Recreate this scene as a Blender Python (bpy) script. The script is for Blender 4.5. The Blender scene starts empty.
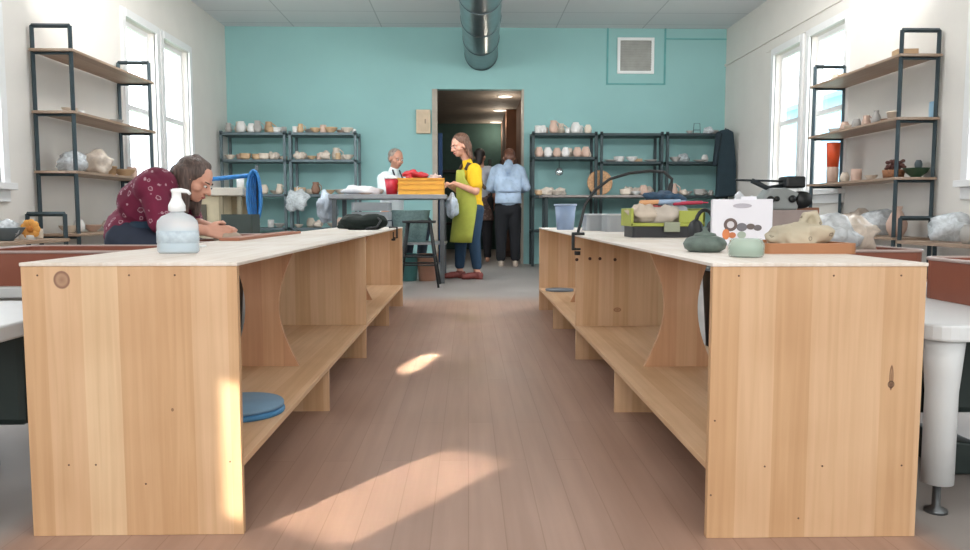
import bpy, bmesh, math, random
from mathutils import Vector, Matrix, Quaternion
random.seed(7)
C = bpy.context.scene.collection
PI = math.pi
V = Vector

# ------------------------------------------------------------------ camera
FPX, VX, VY, HC = 760.0, 468.0, 213.0, 0.73
yaw = math.atan((485-VX)/FPX); pit = math.atan((275-VY)/FPX)
cam = bpy.data.cameras.new('camera'); camo = bpy.data.objects.new('camera', cam); C.objects.link(camo)
cam.sensor_width = 36; cam.lens = FPX/970*36; cam.clip_end = 200; cam.clip_start = .02
camo.location = (0, 0, HC); camo.rotation_euler = (PI/2-pit, 0, -yaw)
bpy.context.scene.camera = camo
cp, sp, cy_, sy_ = math.cos(pit), math.sin(pit), math.cos(yaw), math.sin(yaw)
Fv = V((sy_*cp, cy_*cp, -sp)); Rv = V((cy_, -sy_, 0)); Uv = V((sy_*sp, cy_*sp, cp))
def ray(px, py): return Fv + Rv*((px-485)/FPX) + Uv*((275-py)/FPX)
def at(px, py, Y):
    d = ray(px, py); t = Y/d.y; return V((d.x*t, Y, HC+d.z*t))
def on(px, py, Z):
    d = ray(px, py); t = (Z-HC)/d.z; return V((d.x*t, d.y*t, Z))
def X_(px, Y): return at(px, VY, Y).x
def Z_(px, py, Y): return at(px, py, Y).z

# ------------------------------------------------------------------ materials
def lin(c):
    if isinstance(c, str): c = [int(c[i:i+2], 16)/255 for i in (0, 2, 4)]
    return tuple((x/12.92 if x <= .04045 else ((x+.055)/1.055)**2.4) for x in c)+(1,)
def mul(c, k): return tuple(min(1, x*k) for x in c[:3])+(1,)
MC = {}
def newmat(name):
    m = bpy.data.materials.new(name); m.use_nodes = True
    nt = m.node_tree; b = nt.nodes['Principled BSDF']
    return m, nt, b
def N(nt, t, **kw):
    n = nt.nodes.new(t)
    for k, v in kw.items():
        if k in n.inputs: n.inputs[k].default_value = v
        else: setattr(n, k, v)
    return n
def L(nt, a, b): nt.links.new(a, b)
def ramp(nt, fac, stops):
    r = nt.nodes.new('ShaderNodeValToRGB'); e = r.color_ramp.elements
    while len(e) < len(stops): e.new(.5)
    for i, (p, c) in enumerate(stops): e[i].position = p; e[i].color = c
    L(nt, fac, r.inputs[0]); return r.outputs[0]
def math_(nt, op, a, b=None, clamp=False):
    n = nt.nodes.new('ShaderNodeMath'); n.operation = op; n.use_clamp = clamp
    for i, x in enumerate((a, b)):
        if x is None: continue
        if isinstance(x, (int, float)): n.inputs[i].default_value = x
        else: L(nt, x, n.inputs[i])
    return n.outputs[0]
def mixc(nt, f, a, b):
    n = nt.nodes.new('ShaderNodeMix'); n.data_type = 'RGBA'
    for s, x in ((0, f), (6, a), (7, b)):
        if isinstance(x, (tuple, int, float)): n.inputs[s].default_value = x
        else: L(nt, x, n.inputs[s])
    return n.outputs[2]
def mat(c, rough=.6, metal=0, var=.12, sc=8, bump=0, name=None, coat=0, trans=0, alpha=1, sss=0):
    key = (str(c), rough, metal, var, sc, bump, coat, trans, alpha)
    if key in MC: return MC[key]
    m, nt, b = newmat(name or 'paint'); col = lin(c)
    tc = N(nt, 'ShaderNodeTexCoord'); n = N(nt, 'ShaderNodeTexNoise', Scale=sc, Detail=4.0)
    L(nt, tc.outputs['Object'], n.inputs['Vector'])
    L(nt, ramp(nt, n.outputs['Fac'], [(.3, mul(col, 1-var)), (.7, mul(col, 1+var*.6))]), b.inputs['Base Color'])
    b.inputs['Roughness'].default_value = rough; b.inputs['Metallic'].default_value = metal
    b.inputs['Coat Weight'].default_value = coat; b.inputs['Transmission Weight'].default_value = trans
    b.inputs['Alpha'].default_value = alpha
    if bump:
        bn = N(nt, 'ShaderNodeBump', Strength=bump, Distance=.01); L(nt, n.outputs['Fac'], bn.inputs['Height']); L(nt, bn.outputs[0], b.inputs['Normal'])
    MC[key] = m; return m
def pine(knots=(), w=.075, base=('D9B692', 'CDA67E', 'E2C6A2'), seed=0):
    m, nt, b = newmat('pine_board')
    tc = N(nt, 'ShaderNodeTexCoord'); sx = N(nt, 'ShaderNodeSeparateXYZ'); L(nt, tc.outputs['Object'], sx.inputs[0])
    wob = N(nt, 'ShaderNodeTexNoise', Scale=1.2); L(nt, tc.outputs['Object'], wob.inputs['Vector'])
    xx = math_(nt, 'ADD', sx.outputs[0], math_(nt, 'MULTIPLY', wob.outputs['Fac'], .008))
    cell = math_(nt, 'FLOOR', math_(nt, 'DIVIDE', math_(nt, 'ADD', xx, 5.0+seed*.031), w))
    wn = N(nt, 'ShaderNodeTexWhiteNoise', noise_dimensions='1D'); L(nt, cell, wn.inputs['W'])
    c1 = ramp(nt, wn.outputs['Value'], [(0, lin(base[1])), (.35, lin(base[0])), (.8, lin(base[0])), (1, lin(base[2]))])
    mp = N(nt, 'ShaderNodeMapping'); mp.inputs['Scale'].default_value = (60, 2.2, 2.2); L(nt, tc.outputs['Object'], mp.inputs[0])
    mp.inputs['Location'].default_value = (seed, seed*2, 0)
    g = N(nt, 'ShaderNodeTexNoise', Scale=1.0, Detail=5.0, Distortion=.6); L(nt, mp.outputs[0], g.inputs['Vector'])
    gr = ramp(nt, g.outputs['Fac'], [(.3, (.80, .74, .66, 1)), (.62, (1, 1, 1, 1))])
    mm = nt.nodes.new('ShaderNodeMix'); mm.data_type = 'RGBA'; mm.blend_type = 'MULTIPLY'; mm.inputs[0].default_value = .55
    L(nt, c1, mm.inputs[6]); L(nt, gr, mm.inputs[7]); col = mm.outputs[2]
    bl = N(nt, 'ShaderNodeTexNoise', Scale=3.0); L(nt, tc.outputs['Object'], bl.inputs['Vector'])
    m2 = nt.nodes.new('ShaderNodeMix'); m2.data_type = 'RGBA'; m2.blend_type = 'MULTIPLY'; m2.inputs[0].default_value = .6
    L(nt, col, m2.inputs[6]); L(nt, ramp(nt, bl.outputs['Fac'], [(.35, (.86, .8, .74, 1)), (.6, (1, 1, 1, 1))]), m2.inputs[7]); col = m2.outputs[2]
    for kx, kz, rx, rz, kc in knots:
        dx = math_(nt, 'DIVIDE', math_(nt, 'SUBTRACT', sx.outputs[0], kx), rx); dz = math_(nt, 'DIVIDE', math_(nt, 'SUBTRACT', sx.outputs[2], kz), rz)
        d = math_(nt, 'SQRT', math_(nt, 'ADD', math_(nt, 'MULTIPLY', dx, dx), math_(nt, 'MULTIPLY', dz, dz)))
        f = ramp(nt, d, [(0, (.75, .75, .75, 1)), (.55, (.5, .5, .5, 1)), (.85, (.95, .95, .95, 1)), (1.0, (.3, .3, .3, 1))])
        f2 = ramp(nt, d, [(0, (1, 1, 1, 1)), (.93, (1, 1, 1, 1)), (1.0, (0, 0, 0, 1))])
        mk = nt.nodes.new('ShaderNodeMath'); mk.operation = 'MULTIPLY'; L(nt, f, mk.inputs[0]); L(nt, f2, mk.inputs[1])
        col = mixc(nt, mk.outputs[0], col, lin(kc))
    L(nt, col, b.inputs['Base Color']); b.inputs['Roughness'].default_value = .5
    bn = N(nt, 'ShaderNodeBump', Strength=.08, Distance=.004); L(nt, g.outputs['Fac'], bn.inputs['Height']); L(nt, bn.outputs[0], b.inputs['Normal'])
    return m
def floral(base, spots, scale=26, thr=.28):
    m, nt, b = newmat('printed_cloth')
    tc = N(nt, 'ShaderNodeTexCoord'); nz = N(nt, 'ShaderNodeTexNoise', Scale=30.0)
    L(nt, tc.outputs['Object'], nz.inputs['Vector'])
    ad = nt.nodes.new('ShaderNodeVectorMath'); ad.operation = 'MULTIPLY_ADD'; L(nt, nz.outputs['Color'], ad.inputs[0]); ad.inputs[1].default_value = (.035,)*3; L(nt, tc.outputs['Object'], ad.inputs[2])
    vo = N(nt, 'ShaderNodeTexVoronoi', Scale=float(scale)); L(nt, ad.outputs[0], vo.inputs['Vector'])
    ring = ramp(nt, vo.outputs['Distance'], [(0, (0, 0, 0, 1)), (thr-.1, (.1, .1, .1, 1)), (thr-.04, (1, 1, 1, 1)), (thr+.04, (0, 0, 0, 1))])
    pick = N(nt, 'ShaderNodeSeparateColor'); L(nt, vo.outputs['Color'], pick.inputs[0])
    f = math_(nt, 'MULTIPLY', ring, math_(nt, 'GREATER_THAN', pick.outputs[0], .35))
    big = N(nt, 'ShaderNodeTexNoise', Scale=5.0); L(nt, tc.outputs['Object'], big.inputs['Vector'])
    bc = ramp(nt, big.outputs['Fac'], [(.35, mul(lin(base), .75)), (.65, mul(lin(base), 1.15))])
    L(nt, mixc(nt, math_(nt, 'MULTIPLY', f, .8), bc, lin(spots)), b.inputs['Base Color']); b.inputs['Roughness'].default_value = .85
    return m
def glassmat(name='clear_glass', tint=(1, 1, 1, 1), gl=.12):
    m = bpy.data.materials.new(name); m.use_nodes = True; nt = m.node_tree; nt.nodes.clear()
    o = nt.nodes.new('ShaderNodeOutputMaterial'); t = nt.nodes.new('ShaderNodeBsdfTransparent'); g = nt.nodes.new('ShaderNodeBsdfGlossy'); mx = nt.nodes.new('ShaderNodeMixShader')
    t.inputs[0].default_value = tint; g.inputs['Roughness'].default_value = .05
    mx.inputs[0].default_value = gl*.5; L(nt, t.outputs[0], mx.inputs[1]); L(nt, g.outputs[0], mx.inputs[2]); L(nt, mx.outputs[0], o.inputs[0])
    return m
def plasticsheet(c='DCE2E6', a=.55):
    m, nt, b = newmat('plastic_sheet')
    tc = N(nt, 'ShaderNodeTexCoord'); n = N(nt, 'ShaderNodeTexNoise', Scale=22.0, Detail=6.0, Distortion=1.5); L(nt, tc.outputs['Object'], n.inputs['Vector'])
    L(nt, ramp(nt, n.outputs['Fac'], [(.35, mul(lin(c), .85)), (.6, lin(c))]), b.inputs['Base Color'])
    L(nt, ramp(nt, n.outputs['Fac'], [(.35, (a+.05,)*3+(1,)), (.65, (min(1, a+.25),)*3+(1,))]), b.inputs['Alpha'])
    b.inputs['Roughness'].default_value = .25
    bn = N(nt, 'ShaderNodeBump', Strength=.35, Distance=.01); L(nt, n.outputs['Fac'], bn.inputs['Height']); L(nt, bn.outputs[0], b.inputs['Normal'])
    return m

# ------------------------------------------------------------------ mesh builder
class MB:
    def __init__(s): s.b = bmesh.new()
    def _add(s, vs, fs, smooth):
        v = [s.b.verts.new(p) for p in vs]
        for f in fs:
            try: q = s.b.faces.new([v[i] for i in f]); q.smooth = smooth
            except ValueError: pass
    def box(s, x0, y0, z0, x1, y1, z1, rz=0, piv=None, M=None):
        vs = [V((x, y, z)) for z in (z0, z1) for y in (y0, y1) for x in (x0, x1)]
        if rz:
            c = V(piv) if piv else V(((x0+x1)/2, (y0+y1)/2, 0)); R = Matrix.Rotation(rz, 3, 'Z'); vs = [R@(p-c)+c for p in vs]
        if M: vs = [M@p for p in vs]
        s._add(vs, [(0, 2, 3, 1), (4, 5, 7, 6), (0, 1, 5, 4), (2, 6, 7, 3), (0, 4, 6, 2), (1, 3, 7, 5)], False); return s
    def tube(s, pts, r, n=8, closed=False, smooth=True):
        pts = [V(p) for p in pts]; m = len(pts); rr = r if isinstance(r, (list, tuple)) else [r]*m
        rings = []; up = None
        for i, p in enumerate(pts):
            a = pts[(i-1) % m] if (i or closed) else p; b = pts[(i+1) % m] if (i < m-1 or closed) else p
            t = (b-a).normalized()
            if up is None: up = t.orthogonal().normalized()
            up = (up-t*up.dot(t)); up = up.normalized() if up.length > 1e-5 else t.orthogonal().normalized()
            w = t.cross(up); off = PI/4 if n == 4 else 0
            rings.append([p+(up*math.cos(off+2*PI*k/n)+w*math.sin(off+2*PI*k/n))*rr[i] for k in range(n)])
        vs = [q for g in rings for q in g]; fs = []
        for i in range(m if closed else m-1):
            j = (i+1) % m
            for k in range(n): fs.append((i*n+k, i*n+(k+1) % n, j*n+(k+1) % n, j*n+k))
        if not closed: fs += [tuple(range(n))[::-1], tuple((m-1)*n+k for k in range(n))]
        s._add(vs, fs, smooth and n > 5); return s
    def lathe(s, prof, c=(0, 0, 0), n=24, sx=1, sy=1, tilt=None):
        c = V(c); vs = []; fs = []; m = len(prof)
        for r, z in prof:
            for k in range(n):
                p = V((r*sx*math.cos(2*PI*k/n), r*sy*math.sin(2*PI*k/n), z))
                if tilt: p = tilt@p
                vs.append(p+c)
        for i in range(m-1):
            for k in range(n): fs.append((i*n+k, i*n+(k+1) % n, (i+1)*n+(k+1) % n, (i+1)*n+k))
        if prof[0][0] > 1e-4: fs.append(tuple(range(n))[::-1])
        if prof[-1][0] > 1e-4: fs.append(tuple((m-1)*n+k for k in range(n)))
        s._add(vs, fs, True); return s
    def ell(s, c, r, rot=None, n=16):
        vs = []; fs = []; c = V(c); m = n//2
        for i in range(1, m):
            th = PI*i/m
            for k in range(n):
                p = V((r[0]*math.sin(th)*math.cos(2*PI*k/n), r[1]*math.sin(th)*math.sin(2*PI*k/n), r[2]*math.cos(th)))
                vs.append((rot@p if rot else p)+c)
        for i in range(m-2):
            for k in range(n): fs.append((i*n+k, (i+1)*n+k, (i+1)*n+(k+1) % n, i*n+(k+1) % n))
        t = len(vs); p = V((0, 0, r[2])); vs.append((rot@p if rot else p)+c); vs.append(c-(rot@p if rot else p))
        for k in range(n): fs += [(t, k, (k+1) % n), (t+1, (m-2)*n+(k+1) % n, (m-2)*n+k)]
        s._add(vs, fs, True); return s
    def cap(s, a, b, ra, rb, n=12):
        a, b = V(a), V(b); t = b-a
        if t.length < 1e-5: return s.ell(a, (ra,)*3)
        t = t.normalized(); pts = []; rs = []
        for ang in (80, 60, 35, 12): pts.append(a-t*ra*math.sin(math.radians(ang))); rs.append(ra*math.cos(math.radians(ang)))
        for ang in (12, 35, 60, 80): pts.append(b+t*rb*math.sin(math.radians(ang))); rs.append(rb*math.cos(math.radians(ang)))
        return s.tube(pts, rs, n)
    def prism(s, poly, axis, d0, d1, smooth=False):
        f = {'y': lambda u, v, d: V((u, d, v)), 'x': lambda u, v, d: V((d, u, v)), 'z': lambda u, v, d: V((u, v, d))}[axis]
        n = len(poly); vs = [f(u, v, d0) for u, v in poly]+[f(u, v, d1) for u, v in poly]
        s._add(vs, [tuple(range(n)), tuple(range(n, 2*n))[::-1]]+[(i, (i+1) % n, n+(i+1) % n, n+i) for i in range(n)], smooth); return s
    def lump(s, c, r, amp=.15, seed=0, n=20, flat=True):
        from mathutils import noise
        t = len(s.b.verts); s.ell(c, r, n=n); s.b.verts.ensure_lookup_table(); c = V(c)
        for v in s.b.verts[t:]:
            d = v.co-c; k = 1+amp*noise.noise(d*(1.6/max(r))*1.3+V((seed*3.1, seed, 0)))*2+amp*.5*noise.noise(d*(5/max(r))+V((seed, 0, seed)))
            v.co = c+d*k
            if flat and v.co.z < c.z-r[2]*.75: v.co.z = c.z-r[2]*.75
        return s
def obj(name, mb, m, parent=None, loc=None, bevel=0, solid=0, kind=None):
    bmesh.ops.recalc_face_normals(mb.b, faces=mb.b.faces)
    me = bpy.data.meshes.new(name); mb.b.to_mesh(me); mb.b.free(); me.materials.append(m)
    o = bpy.data.objects.new(name, me); C.objects.link(o)
    if parent: o.parent = parent
    elif loc is not None: o.location = loc
    if bevel:
        bv = o.modifiers.new('bevel', 'BEVEL'); bv.width = bevel; bv.segments = 2; bv.limit_method = 'ANGLE'; bv.angle_limit = .7
    if solid:
        so = o.modifiers.new('solid', 'SOLIDIFY'); so.thickness = solid
    if kind: o['kind'] = kind
    return o
def tag(o, label, cat, group=None):
    o['label'] = label; o['category'] = cat
    if group: o['group'] = group
    return o
def thing(name, label, cat, loc=(0, 0, 0), rz=0, group=None):
    o = bpy.data.objects.new(name, None); C.objects.link(o); o.location = loc; o.rotation_euler = (0, 0, rz); o.empty_display_size = .05
    return tag(o, label, cat, group)
def struct(name, mb, m, parent=None, bevel=0):
    o = obj(name, mb, m, parent, bevel=bevel)
    if not parent: o['kind'] = 'structure'
    return o
def dup(root, loc, rz=0, label=None, group=None, scale=None):
    r = root.copy(); C.objects.link(r); r.location = loc; r.rotation_euler = (0, 0, rz)
    if scale: r.scale = scale
    if label: r['label'] = label
    if group: r['group'] = group
    for ch in list(root.children):
        c = ch.copy(); C.objects.link(c); c.parent = r
        for g in ch.children:
            d = g.copy(); C.objects.link(d); d.parent = c
    return r
def remesh(name, mb, m, parent, voxel=.008, smooth=4):
    """fuse overlapping forms into one continuous skin"""
    o = obj(name, mb, m, None)
    r = o.modifiers.new('r', 'REMESH'); r.mode = 'VOXEL'; r.voxel_size = voxel; r.use_smooth_shade = True
    s = o.modifiers.new('s', 'SMOOTH'); s.factor = .5; s.iterations = smooth
    bpy.context.view_layer.update()
    me = bpy.data.meshes.new_from_object(o.evaluated_get(bpy.context.evaluated_depsgraph_get()))
    for p in me.polygons: p.use_smooth = True
    o.modifiers.clear(); o.data = me; me.name = name
    if not me.materials: me.materials.append(m)
    if parent: o.parent = parent
    return o

# ------------------------------------------------------------------ common materials
wallm = mat('DDD9D3', .8, var=.03, sc=3, name='white_wall_paint')
trimm = mat('E4E4E4', .45, var=.02, name='white_trim_paint')
tealm = mat('8CB8B7', .7, var=.04, sc=1.5, name='teal_wall_paint')
blk = mat('1E2224', .5, var=.1); steel = mat('4A5357', .45, .5, var=.1); dsteel = mat('2E3538', .5, .4)
white = mat('E6E8E8', .35, var=.03); pot_cream = mat('D8CBBB', .85, bump=.1); pot_white = mat('DEDDDA', .7, bump=.1)
pot_grey = mat('A9A6A2', .8, bump=.1); pot_pink = mat('CDB0A0', .85, bump=.1); pot_brown = mat('8A6A58', .7); pot_tan = mat('C4A684', .85)
sheet = plasticsheet(); clear = glassmat()
LX, RX, BY, CZ = -3.38, 3.66, 10.9, 3.32
YN = -3.0

# ------------------------------------------------------------------ setting
def floor_mat():
    m, nt, b = newmat('wood_and_concrete_floor')
    tc = N(nt, 'ShaderNodeTexCoord'); sx = N(nt, 'ShaderNodeSeparateXYZ'); L(nt, tc.outputs['Object'], sx.inputs[0])
    br = N(nt, 'ShaderNodeTexBrick'); br.offset = .37
    mp = N(nt, 'ShaderNodeMapping'); mp.inputs['Rotation'].default_value = (0, 0, PI/2); L(nt, tc.outputs['Object'], mp.inputs[0]); L(nt, mp.outputs[0], br.inputs['Vector'])
    for k, v in (('Scale', 1.0), ('Mortar Size', .0015), ('Brick Width', 1.1), ('Row Height', .085), ('Mortar Smooth', .3)): br.inputs[k].default_value = v
    br.inputs['Color1'].default_value = lin('AE9080'); br.inputs['Color2'].default_value = lin('A88A7A'); br.inputs['Mortar'].default_value = lin('9A7C6C')
    mp2 = N(nt, 'ShaderNodeMapping'); mp2.inputs['Scale'].default_value = (30, 1.5, 1); L(nt, tc.outputs['Object'], mp2.inputs[0])
    g = N(nt, 'ShaderNodeTexNoise', Scale=1.0, Detail=5.0); L(nt, mp2.outputs[0], g.inputs['Vector'])
    big = N(nt, 'ShaderNodeTexNoise', Scale=1.6, Detail=3.0); L(nt, tc.outputs['Object'], big.inputs['Vector'])
    mm = nt.nodes.new('ShaderNodeMix'); mm.data_type = 'RGBA'; mm.blend_type = 'MULTIPLY'; mm.inputs[0].default_value = .5
    L(nt, br.outputs['Color'], mm.inputs[6]); L(nt, ramp(nt, g.outputs['Fac'], [(.3, (.75, .72, .7, 1)), (.65, (1, 1, 1, 1))]), mm.inputs[7])
    m3 = nt.nodes.new('ShaderNodeMix'); m3.data_type = 'RGBA'; m3.blend_type = 'MULTIPLY'; m3.inputs[0].default_value = .7
    L(nt, mm.outputs[2], m3.inputs[6]); L(nt, ramp(nt, big.outputs['Fac'], [(.35, (.82, .78, .76, 1)), (.62, (1, 1, 1, 1))]), m3.inputs[7])
    conc = ramp(nt, big.outputs['Fac'], [(.3, lin('8E8783')), (.7, lin('A8A29E'))])
    far = math_(nt, 'MULTIPLY', math_(nt, 'SUBTRACT', sx.outputs[1], 6.2), 2.0, True)
    side = math_(nt, 'MULTIPLY', math_(nt, 'SUBTRACT', math_(nt, 'ABSOLUTE', sx.outputs[0]), 1.0), 12.0, True)
    L(nt, mixc(nt, math_(nt, 'MAXIMUM', far, side), m3.outputs[2], conc), b.inputs['Base Color'])
    L(nt, ramp(nt, big.outputs['Fac'], [(.3, (.34,)*3+(1,)), (.7, (.5,)*3+(1,))]), b.inputs['Roughness'])
    b.inputs['Specular IOR Level'].default_value = .5
    bn = N(nt, 'ShaderNodeBump', Strength=.12, Distance=.003); L(nt, g.outputs['Fac'], bn.inputs['Height']); L(nt, bn.outputs[0], b.inputs['Normal'])
    return m
struct('floor', MB().box(-3.9, YN, -.1, 4.2, 16, 0), floor_mat())
def ceil_mat():
    m, nt, b = newmat('ceiling_tiles')
    tc = N(nt, 'ShaderNodeTexCoord'); br = N(nt, 'ShaderNodeTexBrick'); br.offset = 0
    mp = N(nt, 'ShaderNodeMapping'); mp.inputs['Location'].default_value = (-.02, .3, 0); L(nt, tc.outputs['Object'], mp.inputs[0]); L(nt, mp.outputs[0], br.inputs['Vector'])
    for k, v in (('Scale', 1.0), ('Mortar Size', .008), ('Brick Width', 1.22), ('Row Height', .61)): br.inputs[k].default_value = v
    br.inputs['Color1'].default_value = lin('DADCDE'); br.inputs['Color2'].default_value = lin('D4D7DA'); br.inputs['Mortar'].default_value = lin('B4B8BC')
    L(nt, br.outputs['Color'], b.inputs['Base Color']); b.inputs['Roughness'].default_value = .9
    return m
struct('ceiling', MB().box(LX-.15, YN, CZ, RX+.15, BY+.15, CZ+.1), ceil_mat())

def side_wall(name, x0, x1, opens):
    mb = MB(); y = YN
    for (a, b, z0, z1) in sorted(opens):
        mb.box(x0, y, 0, x1, a, CZ); mb.box(x0, a, 0, x1, b, z0); mb.box(x0, a, z1, x1, b, CZ); y = b
    mb.box(x0, y, 0, x1, BY, CZ); return struct(name, mb, wallm)
Lop = [(-2.6, -1.3, .9, 2.62), (4.0, 5.62, .95, 2.68), (7.72, 8.47, .95, 2.66), (8.66, 9.44, .95, 2.66)]
Rop = [(-2.6, -1.3, .9, 2.62), (3.9, 5.5, .97, 2.62), (7.42, 8.2, .97, 2.6), (8.42, 9.14, .97, 2.6)]
side_wall('wall_left', LX-.15, LX, Lop); side_wall('wall_right', RX, RX+.15, Rop)
def window(n, s, a, b, z0, z1, mull=False):
    """casing, sash bars, panes for one opening in a side wall; s=-1 left wall, 1 right wall"""
    x = LX if s < 0 else RX
    def bx(mb, xa, xb, ya, za, yb, zb): p, q = sorted((x+s*xa, x+s*xb)); return mb.box(p, ya, za, q, yb, zb)
    w = MB(); t = .075
    bx(w, -.025, .01, a-t, z0-.02, a, z1+t); bx(w, -.025, .01, b, z0-.02, b+t, z1+t); bx(w, -.03, .01, a, z1, b, z1+t)
    r = struct('window_%d' % n, w, trimm)
    m = MB(); bx(m, -.07, .02, a-.09, z0-.05, b+.09, z0); bx(m, -.025, 0, a-.07, z0-.14, b+.07, z0-.05); obj('window_sill', m, trimm, r, bevel=.004)
    m = MB(); f = .05; xa, xb = .07, .11
    bx(m, xa, xb, a, z0, a+f, z1); bx(m, xa, xb, b-f, z0, b, z1); bx(m, xa, xb, a+f, z0, b-f, z0+f); bx(m, xa, xb, a+f, z1-f, b-f, z1)
    zm = (z0+z1)/2; bx(m, xa-.01, xb, a+f, zm-.025, b-f, zm+.025)
    if mull: c = (a+b)/2; bx(m, xa, xb, c-.06, z0+f, c+.06, z1-f)
    fr = obj('window_sash', m, trimm, r)
    m = MB(); bx(m, .085, .089, a+f, z0+f, b-f, z1-f); obj('window_pane', m, clear, fr)
k = 1
for s, ops in ((-1, Lop), (1, Rop)):
    for (a, b, z0, z1) in ops[1:]: window(k, s, a, b, z0, z1, b-a > 1.2); k += 1
# raised panel above and below the windows on the side walls
struct('trim_1', MB().box(RX-.02, 7.2, 2.8, RX, BY, 2.83).box(RX-.012, 7.34, 2.68, RX, 9.4, 2.695), wallm)
struct('wall_front', MB().box(LX-.15, YN-.15, 0, RX+.15, YN, CZ), wallm)  # unseen wall behind the camera, added to cut the sky light
# back wall with doorway
dx0, dx1, dz = -.503, .795, 2.47
mb = MB().box(LX-.15, BY, 0, dx0, BY+.15, CZ).box(dx1, BY, 0, RX+.15, BY+.15, CZ).box(dx0, BY, dz, dx1, BY+.15, CZ)
struct('wall_back', mb, tealm)
struct('trim_2', MB().box(1.96, BY-.012, 2.54, 1.985, BY, CZ).box(1.985, BY-.012, 2.54, 2.775, BY, 2.56).box(2.775, BY-.012, 2.54, 2.8, BY, CZ).box(2.8, BY-.012, 3.17, RX, BY, 3.185), mat('5F9F9E', .7))
struct('door_1', MB().box(dx0-.0, BY-.01, 0, dx0+.07, BY+.17, dz).box(dx1-.03, BY-.01, 0, dx1, BY+.17, dz), mat('A9A093', .6))
# passage behind the doorway
brownm = mat('6E4C38', .95, sc=3, var=.25); ceil2 = mat('8F857B', .8)
struct('wall_passage_left', MB().box(-2.2, BY+.15, 0, -2.1, 15.3, 2.5), mat('5E6B66', .8))
struct('wall_passage_back', MB().box(-2.2, 15.3, 0, 2.2, 15.4, 2.5), mat('3E5A54', .8))
struct('wall_passage_right', MB().box(.83, BY+.15, 0, .93, 13.2, 2.5).box(.66, 13.2, 0, .93, 15.3, 2.5), brownm)
struct('ceiling_passage', MB().box(-2.2, BY+.15, 2.5, 2.2, 15.4, 2.6), ceil2)
lm, nt, b = newmat('lit_lens'); b.inputs['Emission Color'].default_value = (1, .93, .8, 1); b.inputs['Emission Strength'].default_value = 12
for i, (px, py) in enumerate(((505, 96), (500, 110), (496, 122))):
    p = on(px, py, 2.5)
    t = thing('recessed_light', 'round recessed ceiling light beyond the doorway, %s' % ('nearest of the row of three', 'middle of the row of three', 'farthest of the row of three')[i], 'ceiling light', p, group='recessed lights in the passage ceiling')
    obj('light_lens', MB().lathe([(0, -.012), (.09, -.012), (.09, -.004)]), lm, t)
    obj('light_ring', MB().lathe([(.09, 0), (.12, 0), (.12, -.01), (.09, -.014)]), white, t)
    ld = bpy.data.lights.new('downlight', 'POINT'); ld.energy = 7; ld.color = (1, .88, .72); ld.shadow_soft_size = .08
    lo = bpy.data.objects.new('downlight', ld); C.objects.link(lo); lo.location = (p.x, p.y, 2.3)

# outside: neighbour's house beyond the right windows
t = thing('neighbour_house', 'pale blue clapboard house seen through the right wall windows', 'house', (13, 25, 0))
obj('house_wall', MB().box(-2, -14, -.5, 4, 14, 4.2), mat('8FC4DA', .8, sc=1), t)
obj('house_roof', MB().prism([(-2.5, 4.2), (4.5, 4.2), (1, 6.2)], 'y', -14.4, 14.4), mat('CCD6DE', .8), t)
for yy in (-9, -5, -1, 3):
    f = obj('window', MB().box(-2.06, yy, 1.2, -2, yy+1.2, 2.9), white, t); obj('pane', MB().box(-2.08, yy+.1, 1.3, -2.06, yy+1.1, 2.8), mat('5F8BA6', .2), f)
gm = mat('8FA08A', .9, sc=2)
o = obj('ground_outside', MB().box(4.2, -10, -.6, 60, 60, -.5).box(-60, -10, -.6, -3.9, 60, -.5), gm); o['kind'] = 'structure'

# ------------------------------------------------------------------ duct, vent, wall box
t = thing('air_duct', 'round bare metal air duct hanging below the ceiling', 'duct', (.19, BY, 2.955))
ductm = mat('7F8C92', .28, .85, var=.2, sc=5)
path = [V((-.02*k, -k*1.0, 0)) for k in range(0, 8)]
obj('duct_pipe', MB().tube(path, .228, 32), ductm, t)
for k in range(0, 8):
    q = path[k]+V((0, -.03, 0)); obj('duct_seam', MB().tube([q, q+V((0, -.03, 0))], .236, 32), ductm, t)
for k in (1, 3, 5):
    obj('hanger_strap', MB().box(path[k].x-.015, path[k].y-.5, .2, path[k].x+.015, path[k].y-.49, CZ-2.955), dsteel, t)
c = (2.37, BY-.03, 2.94)
t = thing('air_vent', 'square louvred air return grille with white frame on teal wall', 'vent', (2.37, BY, 2.94))
obj('vent_frame', MB().box(-.26, -.03, -.25, -.22, 0, .25).box(.22, -.03, -.25, .26, 0, .25).box(-.22, -.03, .21, .22, 0, .25).box(-.22, -.03, -.25, .22, 0, -.21), white, t, bevel=.003)
mb = MB(); [mb.box(-.22, -.018, -.2+k*.034, .22, -.008, -.183+k*.034) for k in range(12)]; mb.box(-.22, -.006, -.21, .22, 0, .21)
obj('vent_louvres', mb, mat('9B9C97', .5), t)
p0, p1 = at(416, 110, BY), at(431, 134, BY)
t = thing('wall_control_box', 'beige control box on the teal wall left of the doorway', 'control box', ((p0.x+p1.x)/2, BY, (p0.z+p1.z)/2))
obj('box_body', MB().box(-.1, -.07, -.165, .1, 0, .165), mat('CDB99D', .5), t, bevel=.006)
obj('box_door', MB().box(-.08, -.078, -.14, .08, -.07, .14), mat('C4AE92', .5), t)
obj('box_latch', MB().box(.02, -.09, -.03, .04, -.078, .03), mat('8C7A66', .4), t)

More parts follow.
